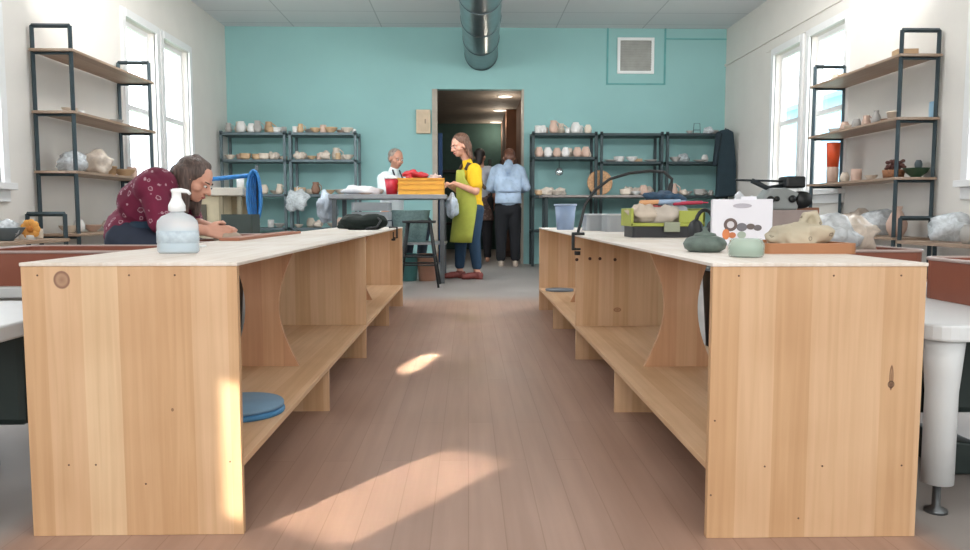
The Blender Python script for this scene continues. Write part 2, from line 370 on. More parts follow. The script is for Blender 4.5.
# ------------------------------------------------------------------ work benches
H = .621; SH = .17
def bench(x0, x1, ya, yb, divs, s, label, knots, seed):
    """s: +1 when the aisle side is x1 (left bench)"""
    inner, outer = (x1, x0) if s > 0 else (x0, x1)
    cx, W = (x0+x1)/2, x1-x0
    r = thing('work_bench', label, 'work bench', (cx, ya, 0))
    pm = pine(seed=seed); pk = pine(knots, w=.08, seed=seed+1); pt = pine(w=.12, base=('E6DFD8', 'DED4CA', 'ECE6E0'), seed=seed+2)  # bench top pine paled, its glossy sheen put into the colour
    lx0, lx1 = -W/2, W/2; Ln = yb-ya
    obj('end_panel', MB().box(lx0, 0, 0, lx1, .018, H-.008), pk, r, bevel=.0015)
    obj('end_panel', MB().box(lx0, Ln-.018, 0, lx1, Ln, H-.008), pm, r, bevel=.0015)
    obj('bench_top', MB().box(lx0-.002, -.002, H-.008, lx1+.002, Ln+.002, H), pt, r, bevel=.0015)
    obj('lower_shelf', MB().box(lx0, .018, SH-.016, lx1, Ln-.018, SH), pm, r, bevel=.0015)
    for i, y in enumerate(divs):
        y -= ya
        obj('shelf_support', MB().box(lx0+.01, y, 0, lx1-.002, y+.018, SH-.016) if s > 0 else MB().box(lx0+.002, y, 0, lx1-.01, y+.018, SH-.016), pm, r)
        if i % 2 == 0:    # waisted divider
            e, w = .11, .36; z0, z1 = SH, H-.008; poly = []
            for k in range(17):
                u = k/16; poly.append((e+.07*math.sin(PI*u)**1.0, z0+(z1-z0)*u))
            for k in range(17):
                u = 1-k/16; poly.append((w-.06*math.sin(PI*u), z0+(z1-z0)*u))
            poly = [((lx1-a) if s > 0 else (lx0+a), z) for a, z in poly]
            obj('waisted_divider', MB().prism(poly, 'y', y, y+.018), pine(seed=seed+7, base=('CFA27E', 'C29270', 'D8B08C')), r)
        else:
            obj('divider_panel', MB().box(lx0, y, SH, lx1, y+.018, H-.008), pine([(-.03, .25, .02, .012, '9A6A48')] if s < 0 else (), seed=seed+i), r)
    return r
kl = [(-.15, .592-.01, .019, .0205, '8A6150'), (-.15, .592-.01, .009, .011, 'A0705C')]
b1 = bench(-.985, -.512, 1.69, 5.95, [2.77, 3.80, 4.9], 1, 'long low pine bench on the left of the aisle, holding a pump bottle', [(-.1475, .583, .019, .021, '7A5445'), (.085, .29, .003, .004, '5A3B26')], 1)
b2 = bench(.535, 1.01, 1.645, 5.7, [2.73, 3.74, 4.75], -1, 'long low pine bench on the right of the aisle, crowded with pottery gear', [(.168, .365, .005, .03, '6A4630'), (.168, .35, .008, .009, '4A2F20')], 11)
scm = mat('6B5040', .5, .3)
def screws(root, pts):
    for (x, z) in pts: obj('screw_head', MB().lathe([(.0022, -.0012), (.0022, .0006)], tilt=Matrix.Rotation(PI/2, 3, 'X'), c=(x, 0, z), n=10), scm, root)
screws(b1, [(-.15, .165), (-.09, .165), (.0, .593), (.1, .593), (.02, .12), (.21, .17), (-.2, .593)])
screws(b2, [(-.11, .165), (.02, .165), (.2, .165), (-.03, .045), (-.18, .593), (.03, .593), (.18, .593), (-.23, .1), (-.225, .27)])
# fixings on the far bench faces
for r, xs, y in ((b2, [(-.235, .5), (-.17, .505), (-.12, .505), (-.045, .5)], 3.74-1.645),):
    for (x, z) in xs: obj('bolt_hole', MB().lathe([(.008, -.003), (.008, .001)], tilt=Matrix.Rotation(PI/2, 3, 'X'), c=(x, y, z), n=12), mat('4A2C20', .6), r)

# ------------------------------------------------------------------ pottery wheels
def pipe(mb, a, b, r, n=12): return mb.tube([a, b], r, n)
brownpan = mat('8A4F3C', .35, var=.08); rimm = mat('B9A6A0', .3)
whitew = mat('D9DDDF', .4, var=.03)
def rrect(w, d, r, n=5):
    pts = []
    for cx, cy, a in ((w/2-r, d/2-r, 0), (-w/2+r, d/2-r, PI/2), (-w/2+r, -d/2+r, PI), (w/2-r, -d/2+r, 1.5*PI)):
        for k in range(n+1): pts.append((cx+r*math.cos(a+k*PI/2/n), cy+r*math.sin(a+k*PI/2/n)))
    return pts
def pan_mb(x0, x1, y0, y1, z0, z1, r=.06):
    mb = MB(); cx, cy = (x0+x1)/2, (y0+y1)/2; o = rrect(x1-x0, y1-y0, r); i = rrect(x1-x0-.03, y1-y0-.03, r-.01)
    n = len(o); vs = []
    for pts, z in ((o, z0), (o, z1), (i, z1), (i, z0+.012)): vs += [V((cx+a, cy+b, z)) for a, b in pts]
    fs = [tuple(range(n))]+[(j*n+k, j*n+(k+1) % n, (j+1)*n+(k+1) % n, (j+1)*n+k) for j in range(3) for k in range(n)]+[tuple(3*n+k for k in range(n))]
    mb._add(vs, fs, False); return mb
def wheel(name_label, loc, w=.66, d=.66, pan=(-.3, .3, -.3, .3), legs=True, bracket=True, zt=.47, mirror=1):
    r = thing('potter_workstation', name_label, 'pottery wheel', loc)
    mb = MB(); mb.prism(rrect(w, d, .06), 'z', zt-.04, zt); obj('wheel_table', mb, whitew, r, bevel=.006)
    for sx in (-1, 1):
        for sy in (-1, 1):
            x, y = sx*(w/2-.065), sy*(d/2-.065)
            lg = obj('leg', MB().lathe([(.036, .075), (.036, .3), (.04, zt-.12), (.046, zt-.04)], c=(x, y, 0)), whitew, r)
            obj('levelling_foot', MB().lathe([(.026, 0), (.026, .008), (.01, .016), (.009, .076)], c=(x, y, 0)), mat('6B6F72', .3, .8), lg)
    obj('motor_housing', MB().box(-w/2+.1, .06, .16, w/2-.1, d/2-.08, zt-.04), mat('23312F', .5), r, bevel=.02)
    if bracket:
        mb = MB(); a_, b_ = sorted((-mirror*.16, -mirror*.08)); mb.box(a_, .03, .14, b_, .04, .42)
        br_ = obj('side_bracket', mb, white, r, bevel=.004)
        for z in (.2, .28, .36): obj('bracket_hole', MB().box((a_+b_)/2-.008, .027, z-.008, (a_+b_)/2+.008, .031, z+.008), blk, br_)
        obj('foot_pedal', MB().prism([(-.1, .005), (.1, .005), (.1, .03), (-.02, .09), (-.1, .1)], 'y', .0, .2), mat('1C2A28', .5), r, bevel=.006)
    obj('splash_pan', pan_mb(pan[0], pan[1], pan[2], pan[3], zt+.001, zt+.122), brownpan, r)
    pr_ = rrect(pan[1]-pan[0], pan[3]-pan[2], .06); cx, cy = (pan[0]+pan[1])/2, (pan[2]+pan[3])/2
    obj('pan_rim', MB().tube([(cx+a, cy+b, zt+.122) for a, b in pr_], .006, 6, True), rimm, r)
    obj('wheel_head', MB().lathe([(.02, zt+.01), (.02, zt+.085), (.15, zt+.09), (.15, zt+.1), (0, zt+.101)], c=(cx, cy, 0), n=32), mat('9DA3A6', .3, .8), r)
    return r
# local x>0 for right bench wheels points away from aisle
wheel('nearest white pottery wheel behind the right bench, at the right picture edge', (1.44, 2.03, 0), w=.72, d=.62, pan=(-.035, .4, -.3, .3))
wheel('nearest white pottery wheel behind the left bench, at the left picture edge', (-1.44, 1.96, 0), w=.72, d=.64, pan=(-.4, .02, -.3, .3), mirror=-1)
wheel('second pottery wheel along the right bench, brown splash pan with pale rim', (1.44, 2.98, 0), w=.62, d=.56, pan=(-.27, .24, -.25, .25), bracket=False)
wheel('second pottery wheel along the left bench, wide brown splash pan', (-1.5, 2.98, 0), w=.7, d=.56, pan=(-.32, .3, -.25, .25), bracket=False, mirror=-1)
wheel('pottery wheel where the woman in the magenta smock works', (-1.25, 3.82, 0), w=.44, d=.38, pan=(-.2, .2, -.18, .18), bracket=False, mirror=-1)
wheel('farthest pottery wheel along the left bench, behind the pump bottle and clay', (-1.3, 4.75, 0), w=.5, d=.5, pan=(-.22, .24, -.22, .22), bracket=False, mirror=-1)

# ------------------------------------------------------------------ pottery shapes
def prof(kind):
    P = {
     'bowl': [(0, 0), (.03, 0), (.032, .008), (.06, .03), (.075, .055), (.078, .06), (.073, .06), (.055, .03), (0, .012)],
     'cup': [(0, 0), (.032, 0), (.036, .01), (.038, .05), (.036, .09), (.033, .09), (.034, .05), (.03, .01), (0, .01)],
     'jar': [(0, 0), (.04, 0), (.055, .03), (.058, .07), (.045, .11), (.035, .12), (.038, .13), (.033, .13), (.03, .12), (0, .11)],
     'vase': [(0, 0), (.035, 0), (.055, .04), (.06, .08), (.04, .13), (.024, .16), (.03, .185), (.026, .185), (.018, .16), (0, .15)],
     'plate': [(0, 0), (.05, 0), (.055, .006), (.09, .018), (.092, .022), (.05, .012), (0, .01)],
     'pitcher': [(0, 0), (.035, 0), (.052, .03), (.055, .07), (.036, .12), (.04, .15), (.036, .15), (.032, .12), (0, .1)],
     'planter': [(0, 0), (.045, 0), (.06, .09), (.066, .09), (.066, .105), (.056, .105), (.05, .02), (0, .02)],
     'stack': [(0, 0), (.04, 0), (.07, .03), (.065, .03), (.072, .045), (.066, .045), (.073, .06), (.067, .06), (.075, .078), (.068, .078), (0, .03)],
    }
    return P[kind]
protos = {}
mats = {'cream': pot_cream, 'white': pot_white, 'grey': pot_grey, 'pinkish': pot_pink, 'brown': pot_brown, 'tan': pot_tan,
        'pale blue': mat('9CC4DC', .4), 'dark green': mat('2F4A35', .4), 'slate': mat('5E6A70', .6)}
ORD = ['first', 'second', 'third', 'fourth', 'fifth', 'sixth', 'seventh', 'eighth', 'ninth', 'tenth', 'eleventh', 'twelfth']
def proto_mesh(kind, col):
    k = (kind, col)
    if k in protos: return protos[k]
    mb = MB()
    if kind == 'wrapped': mb.lump((0, 0, .06), (.1, .075, .075), .25, len(protos))
    elif kind == 'box': mb.prism(rrect(.16, .12, .01), 'z', 0, .07)
    else:
        mb.lathe(prof(kind), n=20)
        if kind == 'pitcher': mb.tube([(.05, 0, .04), (.085, 0, .055), (.085, 0, .1), (.038, 0, .135)], .007, 6)
    me = bpy.data.meshes.new('pot'); bmesh.ops.recalc_face_normals(mb.b, faces=mb.b.faces); mb.b.to_mesh(me); mb.b.free()
    me.materials.append(sheet if kind == 'wrapped' and col == 'clear' else (mats[col] if kind != 'wrapped' else plasticsheet('D9CCBE', .9)))
    protos[k] = me; return me
NM = {'bowl': 'pottery_bowl', 'cup': 'pottery_cup', 'jar': 'pottery_jar', 'vase': 'pottery_vase', 'plate': 'pottery_plate', 'pitcher': 'pottery_pitcher', 'planter': 'pottery_planter', 'stack': 'stacked_bowls', 'wrapped': 'wrapped_clay_form', 'box': 'clay_box'}
LB = {'bowl': 'bowl', 'cup': 'cup', 'jar': 'round jar', 'vase': 'narrow necked vase', 'plate': 'shallow plate', 'pitcher': 'pitcher with handle', 'planter': 'flared pot', 'stack': 'nest of bowls', 'wrapped': 'plastic-wrapped clay form', 'box': 'low clay box'}
NBASE = {'bowl': .078, 'cup': .038, 'jar': .058, 'vase': .06, 'plate': .092, 'pitcher': .075, 'planter': .066, 'stack': .075, 'wrapped': .115, 'box': .09}
def place(kind, col, p, s, label, group=None, rz=0):
    o = bpy.data.objects.new(NM[kind], proto_mesh(kind, col)); C.objects.link(o); o.location = p; o.scale = (s, s, s); o.rotation_euler[2] = rz
    return tag(o, label, LB[kind].split(' ')[-1] if kind not in ('wrapped', 'pitcher', 'stack') else {'wrapped': 'clay form', 'pitcher': 'pitcher', 'stack': 'bowls'}[kind], group)
def row(shelf, z, a, b, spec, s=1.0, end='left', stag=0):
    """spec: list of (kind,colour[,scale]) placed from a to b (3D points at ends)"""
    a, b = V(a), V(b); Ln = (b-a).length; ws = [2*NBASE[q[0]]*s*(q[2] if len(q) > 2 else 1) for q in spec]
    gap = (Ln-sum(ws))/max(1, len(spec)-1) if len(spec) > 1 else 0
    if gap < .004 and not stag:
        k = (Ln-.004*len(spec))/sum(ws); s *= k; ws = [w*k for w in ws]; gap = .004
    d = (b-a).normalized(); t = 0; nrm = V((-d.y, d.x, 0))
    for i, q in enumerate(spec):
        t += ws[i]/2; p = a+d*t+nrm*((.1 if i % 2 else -.1) if stag else random.uniform(-.03, .03)); p.z = z
        if len(spec) <= 12: o_ = ORD[i]
        place(q[0], q[1], p, s*(q[2] if len(q) > 2 else 1), '%s %s, %s from %s on %s' % (q[1] if q[1] != 'clear' else 'pale', LB[q[0]], o_, end, shelf), 'pottery on the '+shelf, rz=random.uniform(-.5, .5))
        t += ws[i]/2+gap

# ------------------------------------------------------------------ tall wall racks
rackm = mat('3C4A50', .45, .5); boardm = pine(w=.14, base=('A8917E', '948070', 'B8A390'), seed=30)
def sq(mb, a, b, r=.0125): return mb.tube([a, b], r*1.414, 4, smooth=False)
def tall_rack(label, s, ya, yb, ztop, tiers, depth=.29):
    x0 = (LX+.03) if s < 0 else (RX-.03); r = thing('shelf_rack', label, 'shelf rack', (x0, ya, 0)); xf = -s*depth; Ln = yb-ya
    for y in (0, Ln):
        mb = MB(); sq(mb, (0, y, 0), (0, y, ztop)); sq(mb, (xf, y, 0), (xf, y, ztop)); sq(mb, (0, y, ztop), (xf, y, ztop))
        for z in tiers: sq(mb, (0, y, z-.02), (xf, y, z-.02), .009)
        obj('end_frame', mb, rackm, r)
    for i, z in enumerate(tiers):
        p, q = sorted((0, xf)); obj('shelf_board', MB().box(p-.01, -.04, z-.012, q+.03, Ln+.04, z+.008) if s < 0 else MB().box(p-.03, -.04, z-.012, q+.01, Ln+.04, z+.008), boardm, r, bevel=.002)
    return x0+xf/2
lx = tall_rack('tall black framed rack with wooden boards against the left wall', -1, 6.05, 7.5, 2.165, [1.98, 1.51, 1.05, .56])
rx = tall_rack('tall black framed rack with wooden boards against the right wall', 1, 5.9, 7.37, 2.13, [1.94, 1.46, 1.0, .53])
row('second board of the left wall rack', 1.52, (lx, 6.2, 0), (lx, 7.1, 0), [('bowl', 'cream', .8), ('cup', 'white', .7), ('plate', 'tan'), ('bowl', 'grey', .8)], end='near end')
row('third board of the left wall rack', 1.06, (lx, 6.1, 0), (lx, 7.45, 0), [('wrapped', 'clear'), ('wrapped', 'cream', 1.2), ('planter', 'tan', .7), ('bowl', 'tan'), ('cup', 'pinkish')], 1.2, end='near end')
row('bottom board of the left wall rack', .57, (lx, 6.12, 0), (lx, 7.4, 0), [('bowl', 'cream'), ('jar', 'white', .8), ('bowl', 'pinkish'), ('wrapped', 'cream', .8), ('planter', 'cream', .8), ('bowl', 'tan')], end='near end')
row('top board of the right wall rack', 1.95, (rx, 6.0, 0), (rx, 7.3, 0), [('box', 'tan'), ('plate', 'tan'), ('box', 'pinkish', .8), ('bowl', 'cream', .6), ('box', 'tan', .8), ('jar', 'cream', .7)], 1.0, end='near end')
row('second board of the right wall rack', 1.47, (rx, 6.15, 0), (rx, 7.33, 0), [('planter', 'cream', .8), ('bowl', 'brown', .7), ('vase', 'grey', .7), ('pitcher', 'pinkish', .7), ('jar', 'grey', .7), ('bowl', 'cream', .9), ('jar', 'pinkish', .8), ('bowl', 'white')], end='near end')
tag(place('cup', 'pale blue', (X_(932, 6.0), 6.0, 1.469), 1.5, 'x'), 'pale blue and white cup on the right wall rack, nearest corner of the second board', 'cup')
p = V((rx-.05, 7.0, 1.009))
row('third board of the right wall rack', 1.01, (rx-.02, 6.42, 0), (rx-.02, 6.98, 0), [('bowl', 'cream', .7), ('cup', 'pinkish', 1.2), ('jar', 'cream', .7)], end='near end')
t = thing('orange_vase', 'bright orange cylinder standing in a pale pot on the right wall rack', 'vase', (X_(831, 7.1), 7.1, 1.009))
obj('pale_base', MB().lathe([(0, 0), (.05, 0), (.055, .11), (.05, .16), (0, .16)]), pot_pink, t)
obj('orange_body', MB().lathe([(0, .15), (.052, .15), (.062, .37), (.058, .375), (.045, .17)]), mat('E2572B', .4), t)
t = thing('plant_basket', 'brown basket of dried red-brown flowers on the right wall rack', 'basket', (rx-.02, 6.16, 1.009))
obj('basket', MB().lathe([(0, 0), (.075, 0), (.085, .07), (.08, .07), (.07, .01), (0, .01)]), mat('8E5F40', .8, sc=60, bump=.4, var=.3), t)
mb = MB(); 
for k in range(26): a = random.uniform(0, 6.28); q = random.uniform(0, .08); mb.ell((q*math.cos(a), q*math.sin(a), .1+random.uniform(-.02, .05)), (.018, .018, .015), n=8)
obj('dried_flowers', mb, mat('6E4A44', .9, var=.5, sc=30), t)['kind'] = 'stuff'
place('bowl', 'dark green', (rx+.06, 5.98, 1.009), 1.25, 'dark green glazed bowl on the third board of the right rack, nearest the aisle end')
tag(place('jar', 'slate', (rx+.1, 6.02, 1.085), .5, 'x'), 'small grey jar standing in the dark green bowl', 'jar')
row('bottom board of the right wall rack', .54, (rx, 6.0, 0), (rx, 7.2, 0), [('vase', 'pinkish', 1.1), ('wrapped', 'clear', 1.3), ('wrapped', 'cream', 1.3), ('bowl', 'cream')], 1.2, end='near end')

# low racks under the near windows
def low_rack(label, s, ya, yb, ztop, zs):
    x0 = (LX+.06) if s < 0 else (RX-.06); r = thing('low_rack', label, 'shelf rack', (x0, yb, 0)); xf = -s*.28; Ln = ya-yb
    for y in (0, Ln):
        mb = MB(); sq(mb, (0, y, 0), (0, y, ztop)); sq(mb, (xf, y, 0), (xf, y, ztop)); sq(mb, (0, y, ztop), (xf, y, ztop)); obj('end_frame', mb, rackm, r)
    for z in zs:
        p, q = sorted((0, xf)); obj('shelf_board', MB().box(p-.02, Ln-.04, z-.025, q+.02, .02, z), boardm, r, bevel=.002)
    return x0+xf/2
ll = low_rack('low black framed rack under the left near window', -1, 3.6, 5.82, .722, [.54, .22])
rl = low_rack('low black framed rack under the right near window', 1, 3.6, 5.78, .69, [.52, .22])
place('wrapped', 'clear', (rl+.03, 5.42, .521), 1.5, 'large plastic-wrapped clay form on the low rack under right window')
place('jar', 'grey', (rl-.05, 5.1, .521), 1.0, 'grey round jar beside the wrapped form on the right low rack')
place('bowl', 'slate', (ll+.02, 5.28, .541), 1.5, 'dark bowl with pale contents on the left low rack')
tag(place('wrapped', 'clear', (ll+.02, 5.28, .56), .9, 'x'), 'pale crumpled wrapping lying inside the dark bowl', 'wrapping')
t = thing('orange_flower', 'orange-yellow paper flower on the left low rack', 'flower', (ll+.06, 5.5, .541))
mb = MB()
for k in range(9):
    a = k*2*PI/9; mb.ell((.045*math.cos(a), 0, .075+.045*math.sin(a)), (.028, .012, .028), n=10)
obj('petals', mb, mat('E0A050', .8), t); obj('flower_heart', MB().ell((0, -.01, .075), (.024, .014, .024), n=10), mat('C97F35', .8), t)
obj('stem_block', MB().lathe([(0, 0), (.03, 0), (.028, .03), (0, .035)]), pot_white, t)
row('left low rack beyond the flower', .541, (ll-.05, 5.6, 0), (ll-.05, 5.78, 0), [('cup', 'white'), ('cup', 'cream')], .8, end='near end')

# ------------------------------------------------------------------ back wall shelving
def steel_unit(label, x0, x1, tiers, col, z_top, yf=10.38, yb=10.8):
    r = thing('steel_shelving_unit', label, 'shelving unit', (x0, yf, 0)); W = x1-x0; D = yb-yf
    for x in (0, W-.035):
        for y in (0, D-.035): obj('post', MB().box(x, y, 0, x+.035, y+.035, z_top), col, r)
    for z in tiers: obj('shelf', MB().box(.0, 0, z-.035, W, D, z), col, r, bevel=.003)
    return r
gs = mat('5C6B70', .5, .3); ds = mat('29383B', .5, .3)
tl = [1.81, 1.45, .985, .53]
XA, XB, XC = -3.33, -2.43, -1.5
steel_unit('left corner rack, the grey steel shelving unit in the back left corner', XA, XB-.02, tl, gs, 1.83)
steel_unit('second grey rack, the steel shelving unit right of the left corner rack', XB+.02, XC, tl, gs, 1.83)
yy = 10.55
def R_(shelf, z, x0, x1, spec, s=1): row(shelf, z, (x0, yy, 0), (x1, yy, 0), [(q[0], q[1], (q[2] if len(q) > 2 else 1)*(.75 if q[0] == 'wrapped' else 1.05)) for q in spec], s, stag=1)
cols = ['cream', 'white', 'grey', 'pinkish', 'cream', 'white', 'tan']
def rnd(n, kinds, cs=cols): return [(random.choice(kinds), random.choice(cs), random.uniform(.75, 1.15)) for _ in range(n)]
sm = ['bowl', 'cup', 'jar', 'cup', 'pitcher', 'bowl', 'stack']
R_('top shelf of the left corner rack', 1.811, XA+.04, XB-.06, rnd(12, sm))
R_('top shelf of the second grey rack', 1.811, XB+.06, XC-.04, rnd(12, sm))
R_('second shelf of the left corner rack', 1.451, XA+.04, XB-.06, rnd(10, ['bowl', 'stack', 'cup', 'wrapped']), .9)
R_('second shelf of the second grey rack', 1.451, XB+.06, XC-.04, rnd(11, sm+['wrapped']))
R_('third shelf of the left corner rack', .986, XA+.04, XB-.06, rnd(9, sm))
R_('third shelf of the second grey rack', .986, XB+.06, XC-.04, rnd(7, sm, ['pinkish', 'tan', 'cream', 'brown']))
R_('bottom shelf of the left corner rack', .531, XA+.04, XB-.06, rnd(5, sm))
R_('bottom shelf of the second grey rack', .531, XB+.06, XC-.04, rnd(6, ['wrapped', 'bowl', 'jar']))
A0, A1, A2, A3 = .87, 1.78, 2.68, 3.56
steel_unit('doorway rack, the dark steel shelving unit just right of the doorway', A0, A1-.02, [1.81, 1.49, .97, .5], ds, 1.83)
steel_unit('middle dark rack, the steel shelving unit between doorway rack and corner rack', A1+.02, A2-.02, [1.81, 1.43, .97, .5], ds, 1.83)
steel_unit('right corner rack, the dark steel shelving unit in the back right corner', A2+.02, A3, [1.81, 1.43, .97, .5], ds, 1.83)
R_('top shelf of the doorway rack', 1.811, A0+.04, A1-.06, rnd(12, ['cup', 'cup', 'jar', 'bowl', 'pitcher'], ['cream', 'white', 'pinkish']), .95)
R_('second shelf of the doorway rack', 1.491, A0+.04, A1-.06, rnd(12, ['cup', 'bowl', 'jar'], ['cream', 'white', 'pinkish']), .9)
R_('third shelf of the doorway rack', .971, A0+.04, A1-.4, rnd(6, ['bowl', 'wrapped', 'stack'], ['cream', 'pinkish', 'tan']))
R_('second shelf of the middle dark rack', 1.431, A1+.08, A2-.08, [('plate', 'grey'), ('stack', 'white'), ('bowl', 'white'), ('box', 'tan', .7), ('plate', 'grey')])
R_('third shelf of the middle dark rack', .971, A1+.3, A2-.06, rnd(8, ['bowl', 'stack', 'jar', 'wrapped']), 1.1)
R_('second shelf of the right corner rack', 1.431, A2+.08, A3-.2, [('bowl', 'grey'), ('wrapped', 'clear', 1.2), ('plate', 'grey'), ('jar', 'white', .8)])
R_('third shelf of the right corner rack', .971, A2+.06, A3-.06, rnd(9, sm+['wrapped'], ['pinkish', 'cream', 'grey', 'white', 'brown']))
R_('top shelf of the right corner rack', 1.811, A2+.3, A3-.06, [('bowl', 'grey', .6), ('plate', 'grey'), ('wrapped', 'clear', .9), ('bowl', 'grey')])
place('vase', 'white', (X_(561, 10.3)-.02, 10.55, 0.97), .01, 'x') if False else None
# round tan basket board and shiny bowl
p = at(600, 192, 10.42)
t = thing('woven_tray', 'round tan woven tray leaning on the shelf of the middle right unit', 'tray', (p.x, 10.42, .971))
obj('tray_disc', MB().lathe([(0, 0), (.17, 0), (.175, .012), (.16, .018), (0, .012)], c=(0, .03, .172), n=32, tilt=Matrix.Rotation(PI/2-.15, 3, 'X')), mat('C09670', .85, sc=50, var=.3, bump=.3), t)
p = at(561, 168, 10.34)
t = thing('hanging_lamp', 'small shiny metal lamp hanging under the shelf beside the doorway', 'lamp', (p.x, 10.55, 1.3))
obj('lamp_bowl', MB().lathe([(0, .05), (.03, .045), (.06, 0), (.05, -.04), (0, -.06)]), mat('DDE8EA', .15, .8), t); obj('lamp_cord', MB().tube([(0, 0, .05), (0, 0, .155)], .004, 6), blk, t)
# dark apron hanging at right end
p = at(733, 130, 10.3)
t = thing('hanging_coat', 'dark navy coat hanging at the right end of the back shelving', 'coat', (3.48, 10.32, 1.84))
mb = MB(); mb.prism([(-.08, 0), (.02, .02), (.1, -.02), (.15, -.45), (.16, -.88), (-.12, -.9), (-.1, -.5), (-.14, -.3)], 'y', -.05, .03)
obj('coat_body', mb, mat('22343D', .9, bump=.3), t, bevel=.02); obj('coat_sleeve', MB().cap((-.1, -.04, -.06), (-.15, -.06, -.45), .045, .035), mat('1D2C34', .9), t)
obj('coat_hook', MB().tube([(0, .05, .0), (0, -.02, .03), (0, -.02, -.01)], .006, 6), steel, t)
t = thing('wire_stand', 'thin wire stand on top of the back right shelving', 'stand', (X_(695, 10.55), 10.55, 1.811))
obj('wire_frame', MB().tube([(-.05, 0, 0), (-.04, 0, .15), (.04, 0, .15), (.05, 0, 0)], .005, 6), steel, t); obj('wire_shelf', MB().tube([(-.05, 0, .06), (.05, 0, .06)], .005, 6), steel, t)

# long grey counter in front of the right shelving and its power cord
t = thing('side_counter', 'long grey-brown counter in front of the dark back shelving', 'counter', (.95, 9.75, 0))
obj('counter_top', MB().box(0, 0, .93, 1.55, .45, .96), mat('857E7A', .5), t, bevel=.004)
for x in (.04, 1.47):
    for y in (.04, .38): obj('leg', MB().box(x, y, 0, x+.04, y+.04, .93), ds, t)
obj('under_shelf', MB().box(.04, .04, .3, 1.51, .42, .33), ds, t)

# ------------------------------------------------------------------ metal table by the doorway and what it holds
tz = .92
t = thing('metal_table', 'grey metal table with plastic-draped ends left of the doorway', 'table', (-1.43, 7.85, 0))
gm2 = mat('8F9296', .4, .4)
obj('tabletop', MB().box(0, 0, tz-.045, 1.21, .75, tz), gm2, t, bevel=.004)
for x in (.03, 1.14):
    for y in (.03, .68): obj('leg', MB().box(x, y, 0, x+.045, y+.045, tz-.045), mat('5B6165', .4, .4), t)
obj('under_shelf', MB().box(.05, .06, .4, 1.2, .7, .42), gm2, t)
for x_, lb, sd, rr_ in ((-1.5, 'pale blue plastic sheet bunched over the left end of the metal table', 3, (.085, .26, .15)), (-.165, 'crumpled pale plastic sheet hanging off the right end of the metal table', 8, (.06, .2, .12))):
    o = obj('plastic_sheet', MB().lump((0, 0, 0), rr_, .3, sd, 28, False), plasticsheet('CFDCEA', .85), None, loc=(x_, 8.12, tz-.12)); tag(o, lb, 'plastic sheet')
t = thing('clear_bag', 'clear plastic bag hanging from a post between the two grey racks', 'bag', (X_(297, 10.25), 10.27, 1.05))
obj('bag_film', MB().lump((0, 0, -.15), (.16, .07, .14), .25, 12, 24, False), plasticsheet('D5DDE0', .55), t); obj('bag_loop', MB().tube([(0, 0, -.03), (0, .03, .03), (0, .1, .04)], .006, 6), white, t)
p = at(391, 190, 8.0)
t = thing('drink_cup', 'red paper cup with white lid on the metal table', 'cup', (X_(392, 8.05), 8.05, tz))
obj('cup_body', MB().lathe([(0, 0), (.055, 0), (.075, .17), (0, .17)]), mat('C32A3E', .4), t); obj('cup_lid', MB().lathe([(.079, .165), (.079, .185), (.066, .2), (0, .2)]), white, t)
t = thing('tool_crate', 'orange-yellow plastic box of red packets on the metal table', 'crate', ((X_(400, 8.05)+X_(444, 8.05))/2, 8.06, tz))
yel = mat('E8A93A', .45, var=.08); mb = MB(); w, d, h = .47, .3, .17
mb.box(-w/2, -d/2, 0, w/2, -d/2+.012, h).box(-w/2, d/2-.012, 0, w/2, d/2, h).box(-w/2, -d/2+.012, 0, -w/2+.012, d/2-.012, h).box(w/2-.012, -d/2+.012, 0, w/2, d/2-.012, h).box(-w/2+.012, -d/2+.012, 0, w/2-.012, d/2-.012, .01)
obj('crate_body', mb, yel, t, bevel=.003); obj('crate_ribs', MB().box(-w/2-.006, -d/2-.006, .045, w/2+.006, -d/2, .06).box(-w/2-.006, -d/2-.006, .1, w/2+.006, -d/2, .115).box(-w/2-.008, -d/2-.012, h-.02, w/2+.008, -d/2, h), mat('D99530', .45), t)
for i, (x, y, a) in enumerate(((-.09, -.05, .3), (.0, .0, -.4), (-.02, -.1, .1), (-.13, .04, -.2))):
    o = obj('red_packet', MB().lump((0, 0, .02), (.075, .05, .035), .3, i), mat('C8323A', .4), None, loc=(t.location.x+x, t.location.y+y, tz+.012+.13+.02*i))
    o.rotation_euler = (0, .2*(-1)**i, a); tag(o, 'crumpled red packet heaped in the orange-yellow box', 'packet', 'red packets in the orange-yellow box')
o = obj('pale_cloth', MB().lump((0, 0, .03), (.07, .06, .04), .4, 5), mat('DCC3B8', .8), None, loc=(t.location.x+.14, t.location.y, tz+.145)); tag(o, 'pale pink crumpled paper in the right of the orange-yellow box', 'paper')
o = obj('cloth_heap', MB().lump((0, 0, .03), (.19, .12, .055), .3, 9), mat('E3E3E6', .8, bump=.3), None, loc=(X_(360, 8.1), 8.15, tz+.012)); tag(o, 'heap of white cloth on the left of the metal table', 'cloth')
tag(place('plate', 'pinkish', (X_(366, 7.95), 7.93, tz), .8, 'x'), 'shallow pinkish plate in front of the white cloth heap', 'plate')
